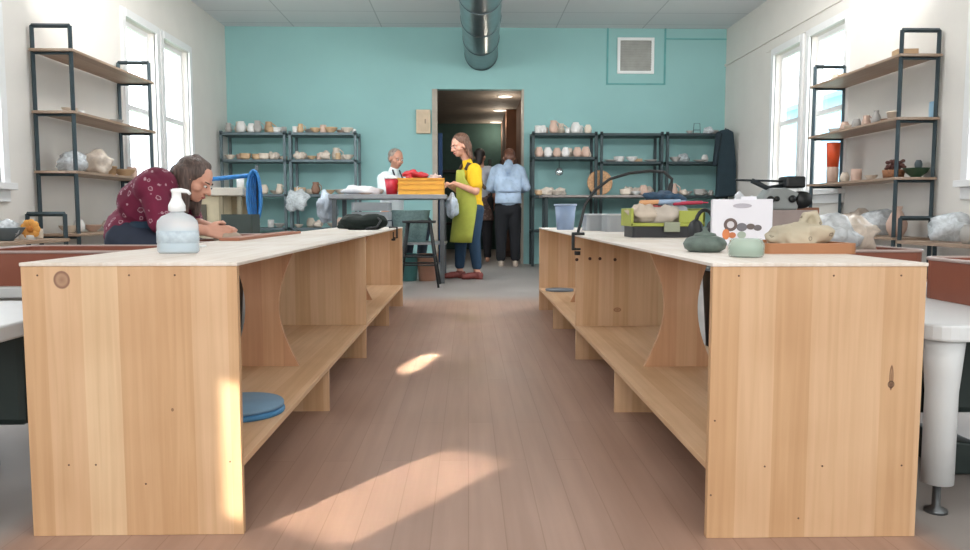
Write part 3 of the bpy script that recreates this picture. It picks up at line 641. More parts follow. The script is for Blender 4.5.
# stuff under table
o = obj('storage_tub', MB().lathe([(0, 0), (.16, 0), (.21, .33), (.225, .34), (.2, .34), (.15, .02), (0, .02)], sy=.75), plasticsheet('9DBFBE', .85), None, loc=(X_(412, 8.2)-.02, 8.25, .421)); tag(o, 'cloudy teal plastic tub on the shelf under the metal table', 'tub')
for i, (px, c, lb) in enumerate(((408, '5F9C9C', 'teal bucket on the floor under the metal table'), (427, 'C99880', 'salmon coloured bucket on the floor beside the teal bucket'))):
    o = obj('floor_bucket', MB().lathe([(0, 0), (.09, 0), (.115, .27), (.12, .27), (.12, .29), (.105, .29), (.09, .02), (0, .02)]), mat(c, .4), None, loc=(X_(px, 8.25), 8.22, 0)); tag(o, lb, 'bucket')
t = thing('grey_crate', 'stack of grey plastic trays standing behind the far end of left bench', 'trays', (X_(372, 7.0), 7.0, 0))
for k in range(3): obj('tray', pan_mb(-.17, .17, -.14, .14, .58+.085*k, .655+.085*k, .03), mat('8C9499', .5), t)
obj('cart_post', MB().box(-.16, -.13, 0, -.13, -.1, .58).box(.13, -.13, 0, .16, -.1, .58).box(-.16, .1, 0, -.13, .13, .58).box(.13, .1, 0, .16, .13, .58), steel, t)
# black stool
a = V((X_(419, 7.62), 7.62, 0))
t = thing('work_stool', 'tall black metal stool in front of the metal table', 'stool', a)
obj('seat', MB().lathe([(0, .63), (.165, .63), (.17, .64), (.17, .655), (0, .66)], n=28), blk, t)
for sx in (-1, 1):
    for sy in (-1, 1): obj('leg', MB().tube([(sx*.11, sy*.11, .63), (sx*.2, sy*.2, 0)], .012, 8), blk, t)
for z, e in ((.22, .169), (.3, .158)):
    obj('foot_rail', MB().tube([(-e, -e, z), (e, -e, z), (e, e, z), (-e, e, z)], .009, 6, True), blk, t)

# ------------------------------------------------------------------ back left clutter: cream cart, blue hoop
p0 = at(195, 188, 6.4)
t = thing('cream_cabinet', 'cream coloured work stand with thick top behind the seated woman', 'cabinet', (-2.05, 6.45, 0))
cr = mat('CFC3A4', .6); crd = mat('A79C82', .6)
obj('cabinet_top', MB().box(-.3, -.22, .87, .23, .22, .935), mat('D9D2C4', .5), t, bevel=.008)
obj('cabinet_body', MB().box(-.26, -.18, .04, .02, .18, .87), cr, t, bevel=.006)
obj('cabinet_frame', MB().box(.02, -.18, .04, .05, -.15, .87).box(.17, -.18, .04, .2, -.15, .87).box(.02, .15, .04, .2, .18, .87).box(.05, -.18, .1, .17, .15, .13), crd, t)
obj('drawer_slot', MB().box(-.23, -.19, .66, -.08, -.18, .8), mat('5F5A4D', .6), t)
t = thing('white_roll', 'white paper roll standing on the cream stand beside the blue hose', 'paper roll', (X_(243, 6.45), 6.4, .936))
obj('roll', MB().lathe([(.012, 0), (.03, 0), (.03, .09), (.012, .09), (.012, 0)]), white, t); obj('roll_core', MB().lathe([(.011, -.0), (.012, .1), (.009, .1)]), pot_tan, t)
t = thing('dark_crate', 'dark green-grey crate standing right of the cream stand', 'crate', (X_(238, 6.0), 6.0, 0))
obj('crate_shell', pan_mb(-.1, .14, -.12, .12, .35, .72, .02), mat('3F4A46', .6), t); obj('crate_stand', MB().box(-.09, -.1, 0, .13, .1, .35), dsteel, t)
bl = mat('2F7FC4', .4, var=.2, sc=20)
t = thing('blue_hose_reel', 'bright blue coiled hose hanging from a blue bar arm', 'hose', (X_(256, 6.2), 6.2, 0))
for k in range(4):
    pts = [((.055-.012*k)*math.cos(a_*2*PI/24), .03*k-.04, .86+(.21-.01*k)*math.sin(a_*2*PI/24)) for a_ in range(24)]
    obj('hose_coil', MB().tube(pts, .012, 8, True), bl, t)
obj('support_arm', MB().tube([(-.36, 0, 1.0), (0, 0, 1.035)], .018, 8), bl, t)
obj('stand_pole', MB().tube([(0, .06, 0), (0, .06, 1.12)], .012, 8), steel, t); obj('stand_base', MB().lathe([(0, 0), (.12, 0), (.12, .02), (0, .03)], c=(0, .06, 0)), steel, t)

# ------------------------------------------------------------------ things on the left bench
def b1p(px, py): return on(px, py, H)
p = on(177, 250, H)
t = thing('pump_bottle', 'clear pump bottle half full of pale blue liquid on the left bench', 'bottle', (-.79, 2.09, H))
bm = glassmat('bottle_plastic', (.93, .96, .98, 1), .25)
def sup(prof_, c=(0, 0, 0), sx=1, sy=.62): return MB().lathe(prof_, c, 32, sx, sy)
obj('bottle_body', sup([(0, .0), (.05, .0), (.056, .006), (.056, .075), (.053, .088), (.042, .1), (.024, .108), (.0175, .112), (.0175, .118)], sy=.62), mat('F2F7FA', .2, alpha=.5, var=.02), t)
lq = mat('A9DAF2', .15, var=.03, alpha=.85); obj('blue_liquid', sup([(0, .003), (.048, .003), (.053, .008), (.053, .066), (0, .066)], sy=.6), lq, t)
obj('bottle_label', MB().lathe([(.0568, .028), (.0568, .06)], (0, 0, 0), 32, 1, .625), mat('E2EEF6', .4, alpha=.45, var=.15, sc=60), t)
cw = mat('F2F4F6', .35, var=.01)
pc = obj('pump_collar', MB().lathe([(.012, .112), (.0225, .114), (.022, .13), (.016, .142), (.0125, .15), (.012, .163), (.0135, .165), (.0135, .173), (0, .175)]), cw, t)
obj('pump_nozzle', MB().tube([(-.01, 0, .169), (.012, 0, .17), (.03, 0, .167), (.037, 0, .16)], [.006, .0065, .005, .004], 10), cw, pc)
obj('dip_tube', MB().tube([(0, 0, .01), (.003, 0, .112)], .0028, 6), mat('EEF2F4', .4), t)
t = thing('ceramic_spoon', 'small white spoon lying on the left edge of the left bench beside the bottle', 'spoon', (-.86, 2.25, H))
obj('spoon_bowl', MB().ell((-.0, 0, .008), (.028, .016, .008)), white, t); obj('spoon_handle', MB().cap((.02, .004, .009), (.085, .01, .012), .005, .004), white, t)
t = thing('dark_bag', 'flat black cloth bag slumped on the far end of the left bench', 'bag', (-.69, 5.0, H))
remesh('bag_body', MB().lump((0, 0, .045), (.15, .11, .06), .22, 3).lump((-.06, -.02, .04), (.1, .08, .045), .2, 8), mat('12201C', .85, bump=.3), t, .006)
obj('bag_strap', MB().tube([(.09, -.05, .09), (.13, -.09, .06), (.11, -.13, .02), (.04, -.13, .008)], .008, 6), blk, t)
# clamps
def clamp(label, p, s):
    t = thing('bench_clamp', label, 'clamp', p)
    obj('clamp_frame', MB().tube([(s*-.03, 0, .012), (s*.025, 0, .012), (s*.025, 0, -.06), (s*-.0, 0, -.06)], .007, 8), blk, t)
    obj('clamp_screw', MB().tube([(0, 0, -.065), (0, 0, -.02)], .004, 8), blk, t); obj('clamp_knob', MB().lathe([(0, -.08), (.014, -.078), (.014, -.066), (0, -.064)]), blk, t)
    return t
clamp('black screw clamp on the aisle edge at the far end of left bench', (-.509, 5.2, H), 1)
# bats on left lower shelf
for k in range(2):
    o = obj('round_bat', MB().lathe([(0, 0), (.118, 0), (.12, .004), (.12, .009), (.117, .013), (0, .013)], n=40), mat(('3E79A5', '6E8FA8')[k], .6), None, loc=(-.64-.004*k, 2.12+.006*k, SH+.001+.0145*k))
    tag(o, ('lower of two blue round throwing bats on the left bench shelf', 'upper greyish blue round throwing bat on the left bench shelf')[k], 'bat')
o = obj('round_bat', MB().lathe([(0, 0), (.1, 0), (.102, .012), (0, .013)], n=32, sx=1.0), mat('7C8690', .6), None, loc=(.66, 5.45, SH+.001)); tag(o, 'grey round bat on the far end of the right bench shelf', 'bat')

# ------------------------------------------------------------------ things on the right bench
t = thing('ceramic_teapot', 'squat dark grey-green lidded pot on the near right bench', 'pot', (.665, 2.12, H))
tg = mat('5E6D66', .5, var=.3, sc=40, bump=.2)
obj('pot_body', MB().lathe([(0, 0), (.04, 0), (.055, .01), (.06, .024), (.052, .038), (.03, .046), (0, .047)], n=32), tg, t)
obj('pot_lid', MB().lathe([(.032, .044), (.028, .052), (.01, .056), (.006, .062), (.009, .068), (0, .07)]), tg, t)
t = thing('glass_jar', 'short pale green glass jar on the near edge of right bench', 'jar', (.69, 1.87, H))
obj('jar_glass', MB().lathe([(0, 0), (.038, 0), (.043, .006), (.044, .03), (.038, .042), (.036, .046), (.034, .046), (.036, .04), (.041, .03), (.04, .007), (0, .004)], n=32), mat('C3D8CB', .12, alpha=.4, var=.05), t)
obj('jar_filling', MB().lathe([(0, .005), (.038, .006), (.039, .026), (0, .028)]), mat('9DB2A2', .5, alpha=.6, var=.2, sc=50), t)
# white box with a printed picture of pots
t = thing('printed_box', 'white cardboard box printed with a picture of ceramics on right bench', 'box', (.93, 2.58, H))
t.rotation_euler[2] = -.27
bw, bh = .192, .155
obj('box_body', MB().box(-bw/2, -.06, 0, bw/2, .06, bh), mat('E6E6EE', .6, var=.02), t, bevel=.002)
obj('box_flap', MB().box(.0, -.0, bh, .05, .003, bh+.01), mat('E9E9F0', .6), t)
mb = MB().ell((0, 0, 0), (.03, .0006, .008))
o = obj('printed_oval', mb, mat('B9B6C0', .6), t); o.location = (-.0, -.0605, bh-.022)
for (x, z, rx_, rz_, c) in ((-.036, .07, .022, .022, '6A5A58'), (-.036, .07, .013, .013, 'D6D2D6'), (-.0, .062, .017, .014, '74737A'), (.028, .064, .014, .01, '6A5F5C'), (.05, .06, .013, .01, '6F6A6C'), (-.05, .038, .012, .018, 'D98452'), (-.03, .035, .012, .01, 'C97A50'), (.0, .036, .014, .012, 'A9B7A9')):
    o = obj('printed_shape', MB().ell((0, 0, 0), (rx_, .0007, rz_), n=20), mat(c, .6), t); o.location = (x, -.0606-.0003*(rx_ < .0135), z)
# tool caddy
t = thing('tool_caddy', 'lime green handled caddy full of rags and tools with black base', 'caddy', (.885, 3.46, H))
lime = mat('A9B24C', .45)
W2 = .165
obj('caddy_base', pan_mb(-W2+.01, W2-.01, -.1, .1, 0, .05, .02), mat('2A2C30', .5), t)
mb = MB().box(-W2, -.11, .05, W2, -.1, .065).box(-W2, .1, .05, W2, .11, .13).box(-W2, -.11, .05, -W2+.012, .1, .13).box(W2-.012, -.11, .05, W2, .1, .13).box(.05, -.11, .065, W2, -.1, .12)
obj('caddy_rim', mb, lime, t, bevel=.003); obj('caddy_latch', MB().box(-.02, -.125, .025, .05, -.112, .07), mat('9AA08A', .5), t, bevel=.003)
for i, (x, y, z, r, c, nm, lb, ct) in enumerate(((-.09, -.04, .10, (.07, .06, .045), 'D2C4B4', 'rag', 'cream crumpled rag in the left of the lime caddy', 'rag'), (.0, -.05, .09, (.075, .05, .045), 'C9BFB4', 'rag', 'greyish rag in the middle of the lime caddy', 'rag'), (.07, .03, .11, (.06, .05, .04), 'BCC4CC', 'rag', 'pale blue rag at the back of the lime caddy', 'rag'))):
    o = obj(nm, MB().lump((0, 0, 0), r, .35, i+20), mat(c, .9, bump=.3), None, loc=(.885+x, 3.46+y, H+z)); tag(o, lb, ct)
for (x0, x1, z, r, c, lb) in ((-.1, -.02, .155, .013, 'E0A878', 'tan wooden handled tool lying across the lime caddy'), (-.02, .07, .158, .012, '9FB6D2', 'pale blue handled tool lying across the lime caddy'), (.05, .17, .152, .010, 'C03A55', 'crimson handled tool lying across the lime caddy'), (-.11, -.03, .135, .007, 'B55B5B', 'thin dull red tool under the tan handled one')):
    o = obj('hand_tool', MB().cap((x0, 0, 0), (x1, 0, .004), r, r*.8).cap((x1, 0, .004), (x1+.03, 0, .004), r*.4, r*.3), mat(c, .5), None, loc=(.885, 3.43, H+z)); tag(o, lb, 'tool')
o = obj('blue_rag_bundle', MB().lump((0, 0, 0), (.075, .05, .03), .4, 31), mat('34506A', .8, var=.5, sc=30), None, loc=(.91, 3.53, H+.175)); tag(o, 'dark blue bundle on top of the lime caddy', 'bundle')
# black headphones
t = thing('headphones', 'black headphones standing against the white printed box', 'headphones', (X_(705, 2.7), 2.7, H))
t.rotation_euler[2] = .5
pts = [(.045*math.cos(a_), .0, .065+.055*math.sin(a_)) for a_ in [PI*k/10 for k in range(11)]]
obj('headband', MB().tube(pts, .007, 8), blk, t)
for s in (-1, 1): obj('ear_cup', MB().lathe([(0, -.012), (.026, -.012), (.03, 0), (.026, .014), (0, .016)], c=(s*.045, 0, .046), tilt=Matrix.Rotation(PI/2, 3, 'Y'), sx=1.4), blk, t)
# wooden tray
t = thing('wooden_tray', 'orange-brown wooden tray on the outer edge of the right bench', 'tray', (.925, 2.16, H))
obj('tray_body', pan_mb(-.13, .12, -.15, .15, 0, .028, .02), mat('A9744E', .5, sc=5, var=.15), t)
# beige dotted bundle
o = remesh('dotted_bundle', MB().lump((0, 0, .03), (.085, .06, .04), .25, 41).lump((-.05, .0, .022), (.05, .05, .028), .3, 42).tube([(.0, 0, .05), (.015, 0, .09), (.04, 0, .095), (.055, 0, .06)], .012, 8).tube([(-.01, 0, .05), (.02, .01, .08), (.045, .01, .055)], .01, 8), floral('C2B8A2', '4A3E32', 34, .26), None, .004, 3)
o.location = (.955, 2.17, H+.014); tag(o, 'knotted beige cloth bundle with dark dots in the wooden tray', 'cloth bundle')
# plastic tubs
t = thing('blue_tub', 'tall translucent blue plastic tub at far end of right bench', 'tub', (.64, 5.0, H))
obj('tub_body', MB().lathe([(0, 0), (.055, 0), (.07, .165), (.066, .165), (.052, .006), (0, .006)], n=28), mat('9CB2D2', .3, alpha=.9), t); obj('tub_rim', MB().lathe([(.07, .155), (.076, .157), (.076, .168), (.07, .168)], n=28), mat('AFC2DC', .3), t)
for i, (px, lb) in enumerate(((596, 'low grey clear plastic bin right of the blue tub'), (617, 'low grey clear plastic bin touching the lime caddy side'))):
    Yb = 4.75-.25*i; t = thing('clear_bin', lb, 'bin', (X_(px, Yb), Yb, H)); obj('bin_body', pan_mb(-.075, .075, -.1, .1, 0, .1, .02), mat('A9AEB2', .25, alpha=.75), t); obj('bin_rim', MB().tube([(a_, b_, .1) for a_, b_ in rrect(.15, .2, .02)], .005, 6, True), mat('C9CED2', .3), t)
# gooseneck lamp clamped on the aisle edge
t = thing('gooseneck_lamp', 'black gooseneck lamp clamped to the aisle edge of the right bench', 'lamp', (.545, 3.75, H))
base = t.location
g = [V((0, 0, .01))]
for px, py in ((578, 240), (580, 225), (585, 205), (595, 190), (610, 179), (630, 173), (650, 171), (664, 172), (672, 179), (671, 187)):
    g.append(at(px, py, 3.75)-base)
g[1] = V((0.0, 0, .02))
obj('gooseneck', MB().tube(g, .0075, 10), blk, t)
obj('lamp_head', MB().cap(g[-1]+V((0, 0, .01)), g[-1]+V((-.012, 0, -.05)), .012, .016), blk, t)
obj('clamp_body', MB().box(-.02, -.015, 0, .03, .015, .014).box(-.032, -.012, -.075, -.018, .012, .014).box(-.03, -.012, -.075, .012, .012, -.063), blk, t, bevel=.003)
obj('clamp_screw', MB().tube([(-.002, 0, -.063), (-.002, 0, -.016)], .004, 8), blk, t); obj('clamp_knob', MB().lathe([(0, -.1), (.016, -.098), (.016, -.08), (.005, -.078), (.004, -.064)], c=(-.002, 0, 0)), blk, t)
# wrapped lumps behind
tag(place('wrapped', 'clear', (1.38, 2.9, .572), 1.1, 'x'), 'plastic-wrapped clay form on the second right pottery wheel, left one', 'clay form')
tag(place('wrapped', 'cream', (1.53, 3.0, .572), 1.0, 'x'), 'plastic-wrapped clay form on the second right pottery wheel, right one', 'clay form')
# stand with box and machine
t = thing('small_table', 'small white side table under the grey machine beyond right bench', 'table', (1.72, 4.25, 0))
obj('tabletop', MB().box(-.26, -.2, .58, .26, .2, .61), white, t, bevel=.004)
for sx in (-1, 1):
    for sy in (-1, 1): obj('leg', MB().box(sx*.23-.015, sy*.17-.015, 0, sx*.23+.015, sy*.17+.015, .58), whitew, t)
o = obj('pink_grey_box', MB().prism(rrect(.3, .22, .015), 'z', 0, .135), mat('A99A96', .6), None, loc=(1.75, 4.2, .611), bevel=.004); tag(o, 'pinkish grey box under the black and grey machine', 'box')
o = obj('brown_board', MB().box(-.06, -.01, 0, .06, .01, .15), mat('9A6A50', .6), None, loc=(1.935, 4.3, .611)); tag(o, 'brown wooden board standing right of the pinkish grey box', 'board')
t = thing('bench_machine', 'grey and black machine with round dials and a thin horizontal bar', 'machine', (1.74, 4.2, .747))
gb = mat('9AA0A0', .4); bk = mat('14181A', .4)
obj('machine_body', MB().prism([(-.12, 0), (.07, 0), (.08, .09), (.0, .12), (-.08, .12), (-.13, .06)], 'y', -.06, .07), gb, t, bevel=.012)
obj('machine_head', MB().box(.0, -.06, .12, .11, .06, .185), bk, t, bevel=.012)
obj('side_motor', MB().lathe([(0, -.06), (.045, -.06), (.05, 0), (.045, .06), (0, .06)], c=(.1, 0, .055), tilt=Matrix.Rotation(PI/2, 3, 'X')), bk, t)
obj('horizontal_bar', MB().tube([(-.26, 0, .165), (.02, 0, .158)], .006, 8), dsteel, t); obj('bar_arm', MB().tube([(-.17, 0, .162), (-.08, 0, .12), (0, 0, .13)], .014, 8), dsteel, t)
for x, z, r_ in ((-.09, .055, .02), (-.055, .06, .014), (.03, .06, .02)): obj('dial', MB().lathe([(0, -.012), (r_, -.012), (r_, 0)], c=(x, -.066, z), tilt=Matrix.Rotation(-PI/2, 3, 'X')), bk, t)
o = obj('machine_cover', MB().lump((0, 0, .07), (.07, .07, .12), .3, 61), plasticsheet('DDE1E8', .9), None, loc=(X_(744, 4.2)+.0, 4.2, .64)); tag(o, 'crumpled white plastic beside the pinkish grey box', 'plastic')
# shelf contents seen low behind the right bench
t = thing('floor_bin', 'black plastic bin standing on the floor behind the right bench', 'bin', (1.22, 3.45, 0))
obj('bin_body', MB().lathe([(0, 0), (.11, 0), (.14, .46), (.15, .47), (.13, .47), (.1, .02), (0, .02)]), mat('16191B', .5), t)
t = thing('floor_bin', 'added black bin darkening the gap behind the left bench', 'bin', (-1.13, 3.42, 0))
obj('bin_body', MB().lathe([(0, 0), (.09, 0), (.12, .44), (.13, .45), (.11, .45), (.08, .02), (0, .02)]), mat('16191B', .5), t)  # added bin, makes the gap beside the waisted divider dark
t = thing('passage_shelf', 'black shelf unit against the dark green passage wall', 'shelf', (-.45, 14.6, 0))
for z in (.5, 1.0, 1.5): obj('shelf_board', MB().box(-.3, 0, z, .9, .4, z+.05), blk, t)
for x in (-.3, .85): obj('upright', MB().box(x, 0, 0, x+.05, .4, 1.75), blk, t)
t = thing('blue_banner', 'narrow blue cloth hanging just inside the doorway', 'cloth', (dx0+.1, 11.3, 1.0)); obj('cloth', MB().box(-.03, -.02, -1.0, .03, .02, .9), mat('33507A', .8), t, bevel=.008)
t = thing('ware_cart', 'dark brown cupboard against the right side of the passage', 'cupboard', (.55, 12.6, 0)); obj('cupboard_body', MB().box(-.0, 0, 0, .27, .5, 1.62), mat('4E3426', .6), t, bevel=.01); obj('cupboard_door', MB().box(.02, -.02, .1, .25, 0, 1.5), mat('5E402E', .6), t)

# ------------------------------------------------------------------ people
skin = mat('D9A38C', .55, var=.06, name='skin'); skin2 = mat('B5836C', .55, var=.06)
def ortho(f, u):
    f = V(f).normalized(); u = V(u); u = (u-f*u.dot(f)).normalized(); r = f.cross(u); return f, u, r
def head(mb, c, f, u, s=1.0):
    f, u, r = ortho(f, u); c = V(c)
    R = Matrix((r, f, u)).transposed()   # local x=right y=fwd z=up
    P = lambda x, y, z: c+(r*x+f*y+u*z)*s
    E = lambda x, y, z, a, b_, d: mb.ell(P(x, y, z), (a*s, b_*s, d*s), R, 20)
    E(0, -.01, .025, .073, .092, .085); E(0, .025, -.035, .058, .06, .07); E(0, .052, -.083, .026, .024, .02)
    mb.cap(P(0, .084, .005), P(0, .102, -.026), .009*s, .014*s); E(.013, .09, -.03, .01, .01, .008); E(-.013, .09, -.03, .01, .01, .008)
    E(0, .075, -.055, .024, .016, .007); E(0, .073, -.066, .02, .015, .008)
    E(.03, .07, .018, .026, .016, .009); E(-.03, .07, .018, .026, .016, .009)
    E(.045, .045, -.025, .024, .03, .022); E(-.045, .045, -.025, .024, .03, .022)
    for q in (-1, 1): E(q*.076, -.005, -.01, .011, .02, .03)
    return P, R
def face_parts(P, R, s, parent, browc='4A382C'):
    for q in (-1, 1):
        obj('eye', MB().ell(P(q*.03, .081, .0), (.012*s, .008*s, .007*s), R, 12), mat('E9E4DE', .3), parent)
        obj('iris', MB().ell(P(q*.03, .0885, .0), (.0055*s, .003*s, .0055*s), R, 10), mat('2F221C', .2), parent)
        obj('eyebrow', MB().cap(P(q*.018, .088, .021), P(q*.045, .076, .023), .004*s, .003*s), mat(browc, .8), parent)
    obj('lips', MB().ell(P(0, .0865, -.06), (.021*s, .006*s, .0065*s), R, 14), mat('A65A54', .5), parent)
def hand(mb, w, d, n, side, curl=.5, s=1.0, spread=.08):
    """w wrist, d direction of fingers, n direction the palm faces, side: direction toward the thumb"""
    w = V(w); d = V(d).normalized(); n = V(n); n = (n-d*n.dot(d)).normalized(); t = V(side); t = (t-d*t.dot(d)-n*t.dot(n)).normalized()
    for i, (o_, ln) in enumerate(((.028, .088), (.01, .092), (-.009, .088), (-.027, .08))):
        k = w+(d*ln+t*o_)*s; mb.cap(w+t*o_*.55*s+d*.012*s, k, .014*s, .0115*s, 10)
        L_ = (.042, .047, .043, .034)[i]; p = k; a = curl*.55; dd = d+t*(spread*(1.5-i))
        dd.normalize()
        for j, f_ in enumerate((1, .62, .5)):
            v = dd*math.cos(a)+n*math.sin(a); q = p+v*L_*f_*s; mb.cap(p, q, (.0092-.0008*j)*s, (.0088-.0009*j)*s, 10); p = q; a += curl*(.7+.05*i)
    b = w+(t*.02+d*.022)*s; p1 = b+(t*.026+d*.026+n*.01)*s; p2 = p1+(t*.014+d*.028+n*.012)*s; p3 = p2+(d*.022+n*.012)*s
    mb.cap(b, p1, .014*s, .0115*s, 10); mb.cap(p1, p2, .0108*s, .0098*s, 10); mb.cap(p2, p3, .0098*s, .0082*s, 10)
def chain(mb, pts, rs):
    for i in range(len(pts)-1): mb.cap(pts[i], pts[i+1], rs[i], rs[i+1], 14)
def foot(mb, ankle, f, s=1.0, r=.0):
    a = V(ankle); f = V(f).normalized()
    mb.cap(a, a+V((0, 0, -.05))+f*-.03, .036+r, .034+r); mb.cap(V((a.x, a.y, .035+r))-f*.035, V((a.x, a.y, .032+r))+f*.1, .033+r, .03+r); mb.cap(V((a.x, a.y, .03+r))+f*.1, V((a.x, a.y, .024+r))+f*.165, .032+r, .022+r)

# --- woman in magenta smock, seated at the wheel (faces +x)
O = V((-1.64, 3.82, 0)); PX = lambda px, py, dy=0: at(px, py, 3.82)-O+V((0, dy, 0))
wm = thing('person', 'person in magenta floral smock bent over clay at a pottery wheel', 'person', O)
pel = PX(133, 236); chest = PX(152, 203); sh = PX(167, 188); hc = PX(195, 180); nk = PX(178, 185)
f, u = V((.86, -.12, -.48)), V((.5, 0, .86))
mb = MB()
mb.ell(pel+V((.03, 0, 0)), (.1, .14, .11)); mb.cap(pel+V((.02, 0, 0)), chest, .1, .115); mb.cap(chest+V((0, -.07, 0)), sh+V((0, -.11, 0)), .1, .075); mb.cap(chest+V((0, .07, 0)), sh+V((0, .11, 0)), .1, .075)
mb.cap(sh, nk, .06, .05); mb.cap(nk, hc-f*.01, .05, .05)
P, R = head(mb, hc, f, u, .93)
clay = V((PX(222, 232).x, 0, .0))
hx = PX(214, 229).x
elb = {}; wr = {}
for s_ in (-1, 1):
    shd = sh+V((.0, s_*.17, -.01)); e = PX(178, 224, s_*.2); w = V((hx-.02, s_*.085, .645)); elb[s_] = e; wr[s_] = w
    chain(mb, [shd, e, w], [.05, .042, .027])
    hand(mb, w, V((.8, -s_*.35, -.12)), V((0, -s_, -.35)), V((.2, 0, 1)), .55)
    kn = V((.3, s_*.33, .47)); an = V((.26, s_*.34, .09)); chain(mb, [pel+V((.02, s_*.09, -.04)), kn, an], [.095, .06, .038]); foot(mb, an, (1, 0, 0))
body = remesh('body', mb, skin, wm, .0055, 4)
face_parts(P, R, .93, wm)
mb = MB(); mb.ell(pel+V((.01, 0, 0)), (.135, .18, .14)); mb.cap(pel, chest, .13, .135); mb.cap(pel+V((.0, 0, -.06)), pel+V((.0, 0, .02)), .135, .135)
mb.cap(chest+V((-.01, -.08, 0)), sh+V((0, -.12, -.0)), .12, .098); mb.cap(chest+V((0, .08, 0)), sh+V((0, .12, 0)), .12, .098); mb.cap(sh+V((-.02, 0, .0)), nk+V((-.01, 0, -.0)), .09, .064); mb.cap(sh+V((-.01, -.15, 0)), sh+V((-.01, .15, 0)), .08, .08)
for s_ in (-1, 1):
    shd = sh+V((.0, s_*.17, -.01)); mb.ell(shd+V((-.01, 0, .0)), (.08, .075, .08)); chain(mb, [shd, shd.lerp(elb[s_], .92)], [.07, .06])
remesh('smock', mb, floral('74203F', 'D9B9C4', 26, .3), wm, .007, 3)
mb = MB(); mb.ell(V(pel)+V((.09, 0, .03)), (.1, .19, .085)); mb.ell(V(pel)+V((.05, 0, -.05)), (.14, .2, .08)); remesh('apron', mb, mat('263C50', .85), wm, .008, 3)
mb = MB()
for s_ in (-1, 1):
    kn = V((.3, s_*.33, .47)); an = V((.26, s_*.34, .12)); chain(mb, [pel+V((.03, s_*.09, -.03)), kn, an], [.122, .08, .058])
mb.ell(pel+V((.01, 0, -.05)), (.125, .18, .12)); remesh('trousers', mb, mat('2A3346', .9), wm, .01, 3)
mb = MB(); fr, ur, rr = ortho(f, u)
hp = lambda x, y, z: hc+(rr*x+fr*y+ur*z)
mb.ell(hp(0, -.026, .034), (.083, .09, .076), R, 20); mb.ell(hp(0, -.055, .0), (.076, .066, .09), R, 20); mb.cap(hp(0, .02, .085), hp(0, -.04, .085), .026, .036)
for s_ in (-1, 1):
    a = hp(s_*.07, -.035, .02); mb.cap(a, a+V((-.005, s_*.01, -.1)), .035, .034); mb.cap(a+V((-.005, s_*.01, -.1)), a+V((-.01, s_*.01, -.19)), .034, .022)
    a = hp(s_*.06, -.06, 0); mb.cap(a, a+V((0, s_*.02, -.14)), .045, .03)
def hairmat(c):
    m, nt, b = newmat('hair'); tc = N(nt, 'ShaderNodeTexCoord'); mp = N(nt, 'ShaderNodeMapping'); mp.inputs['Scale'].default_value = (90, 90, 12); L(nt, tc.outputs['Object'], mp.inputs[0])
    n = N(nt, 'ShaderNodeTexNoise', Scale=1.0, Detail=4.0); L(nt, mp.outputs[0], n.inputs['Vector'])
    L(nt, ramp(nt, n.outputs['Fac'], [(.3, mul(lin(c), .45)), (.7, mul(lin(c), 1.5))]), b.inputs['Base Color']); b.inputs['Roughness'].default_value = .5
    bn = N(nt, 'ShaderNodeBump', Strength=.6, Distance=.01); L(nt, n.outputs['Fac'], bn.inputs['Height']); L(nt, bn.outputs[0], b.inputs['Normal']); return m
remesh('hair', mb, hairmat('5C4C46'), wm, .006, 3)
t = thing('wheel_stool', 'round stool beneath the person in the magenta smock', 'stool', (O.x+pel.x, O.y, 0))
obj('seat', MB().lathe([(0, .35), (.17, .35), (.18, .37), (.17, .4), (0, .405)]), blk, t)
for k in range(3): a = k*2.09; obj('leg', MB().tube([(.06*math.cos(a), .06*math.sin(a), .35), (.2*math.cos(a), .2*math.sin(a), 0)], .014, 8), steel, t)
o = obj('clay_lump', MB().lump((0, 0, .03), (.075, .07, .04), .12, 71), mat('B3A08E', .6), None, loc=(O.x+hx+.07, 3.82, .572)); tag(o, 'wet grey-brown clay lump between the seated person\'s hands', 'clay')
t = thing('ware_board', 'reddish brown board on the outer edge of left bench before the seated person', 'board', (-.93, 3.55, H)); obj('board', MB().box(-.05, -.5, 0, .04, .9, .012), mat('9A5F48', .5), t, bevel=.002) if False else obj('board_slab', MB().box(-.045, -.55, 0, .035, .55, .012), mat('A4694E', .5), t, bevel=.002)

# --- woman in yellow (faces -x, toward the table)
O = V((.02, 8.45, 0)); PX = lambda px, py, dy=0: at(px, py, 8.45)-O+V((0, dy, 0))
yw = thing('person', 'person in yellow T-shirt and lime apron reaching over the metal table', 'person', O)
hc = PX(459, 146); nk = PX(466, 159); sh = PX(470, 170); pel = PX(471, 208); chest = PX(471, 184); f = V((-.96, -.12, -.28)); u = V((-.2, 0, 1))
mb = MB(); mb.ell(pel, (.12, .155, .13)); mb.cap(pel, chest, .11, .115); mb.cap(chest+V((0, -.07, 0)), sh+V((0, -.11, -.01)), .09, .065); mb.cap(chest+V((0, .07, 0)), sh+V((0, .11, -.01)), .09, .065)
mb.cap(sh, nk, .055, .048); mb.cap(nk, hc+V((.01, 0, -.02)), .048, .05); P, R = head(mb, hc, f, u, 1.08)
arm = {}
for s_ in (-1, 1):
    shd = sh+V((0, s_*.165, -.02)); e = PX(470, 192, s_*.2)+V((-.02, 0, 0)); w = PX(449, 184, s_*.1)
    arm[s_] = (shd, e); chain(mb, [shd, e, w], [.048, .04, .026]); hand(mb, w, V((-.95, -s_*.2, -.15)), V((0, 0, -1)), V((0, -s_, .0)), .5)
legs = {-1: (V((.0, -.1, .47)), V((.04, -.1, .09))), 1: (V((-.06, .1, .47)), V((-.08, .1, .09)))}
for s_ in (-1, 1): kn, an = legs[s_]; chain(mb, [pel+V((0, s_*.085, -.04)), kn, an], [.09, .058, .036]); foot(mb, an, (-1, 0, 0))
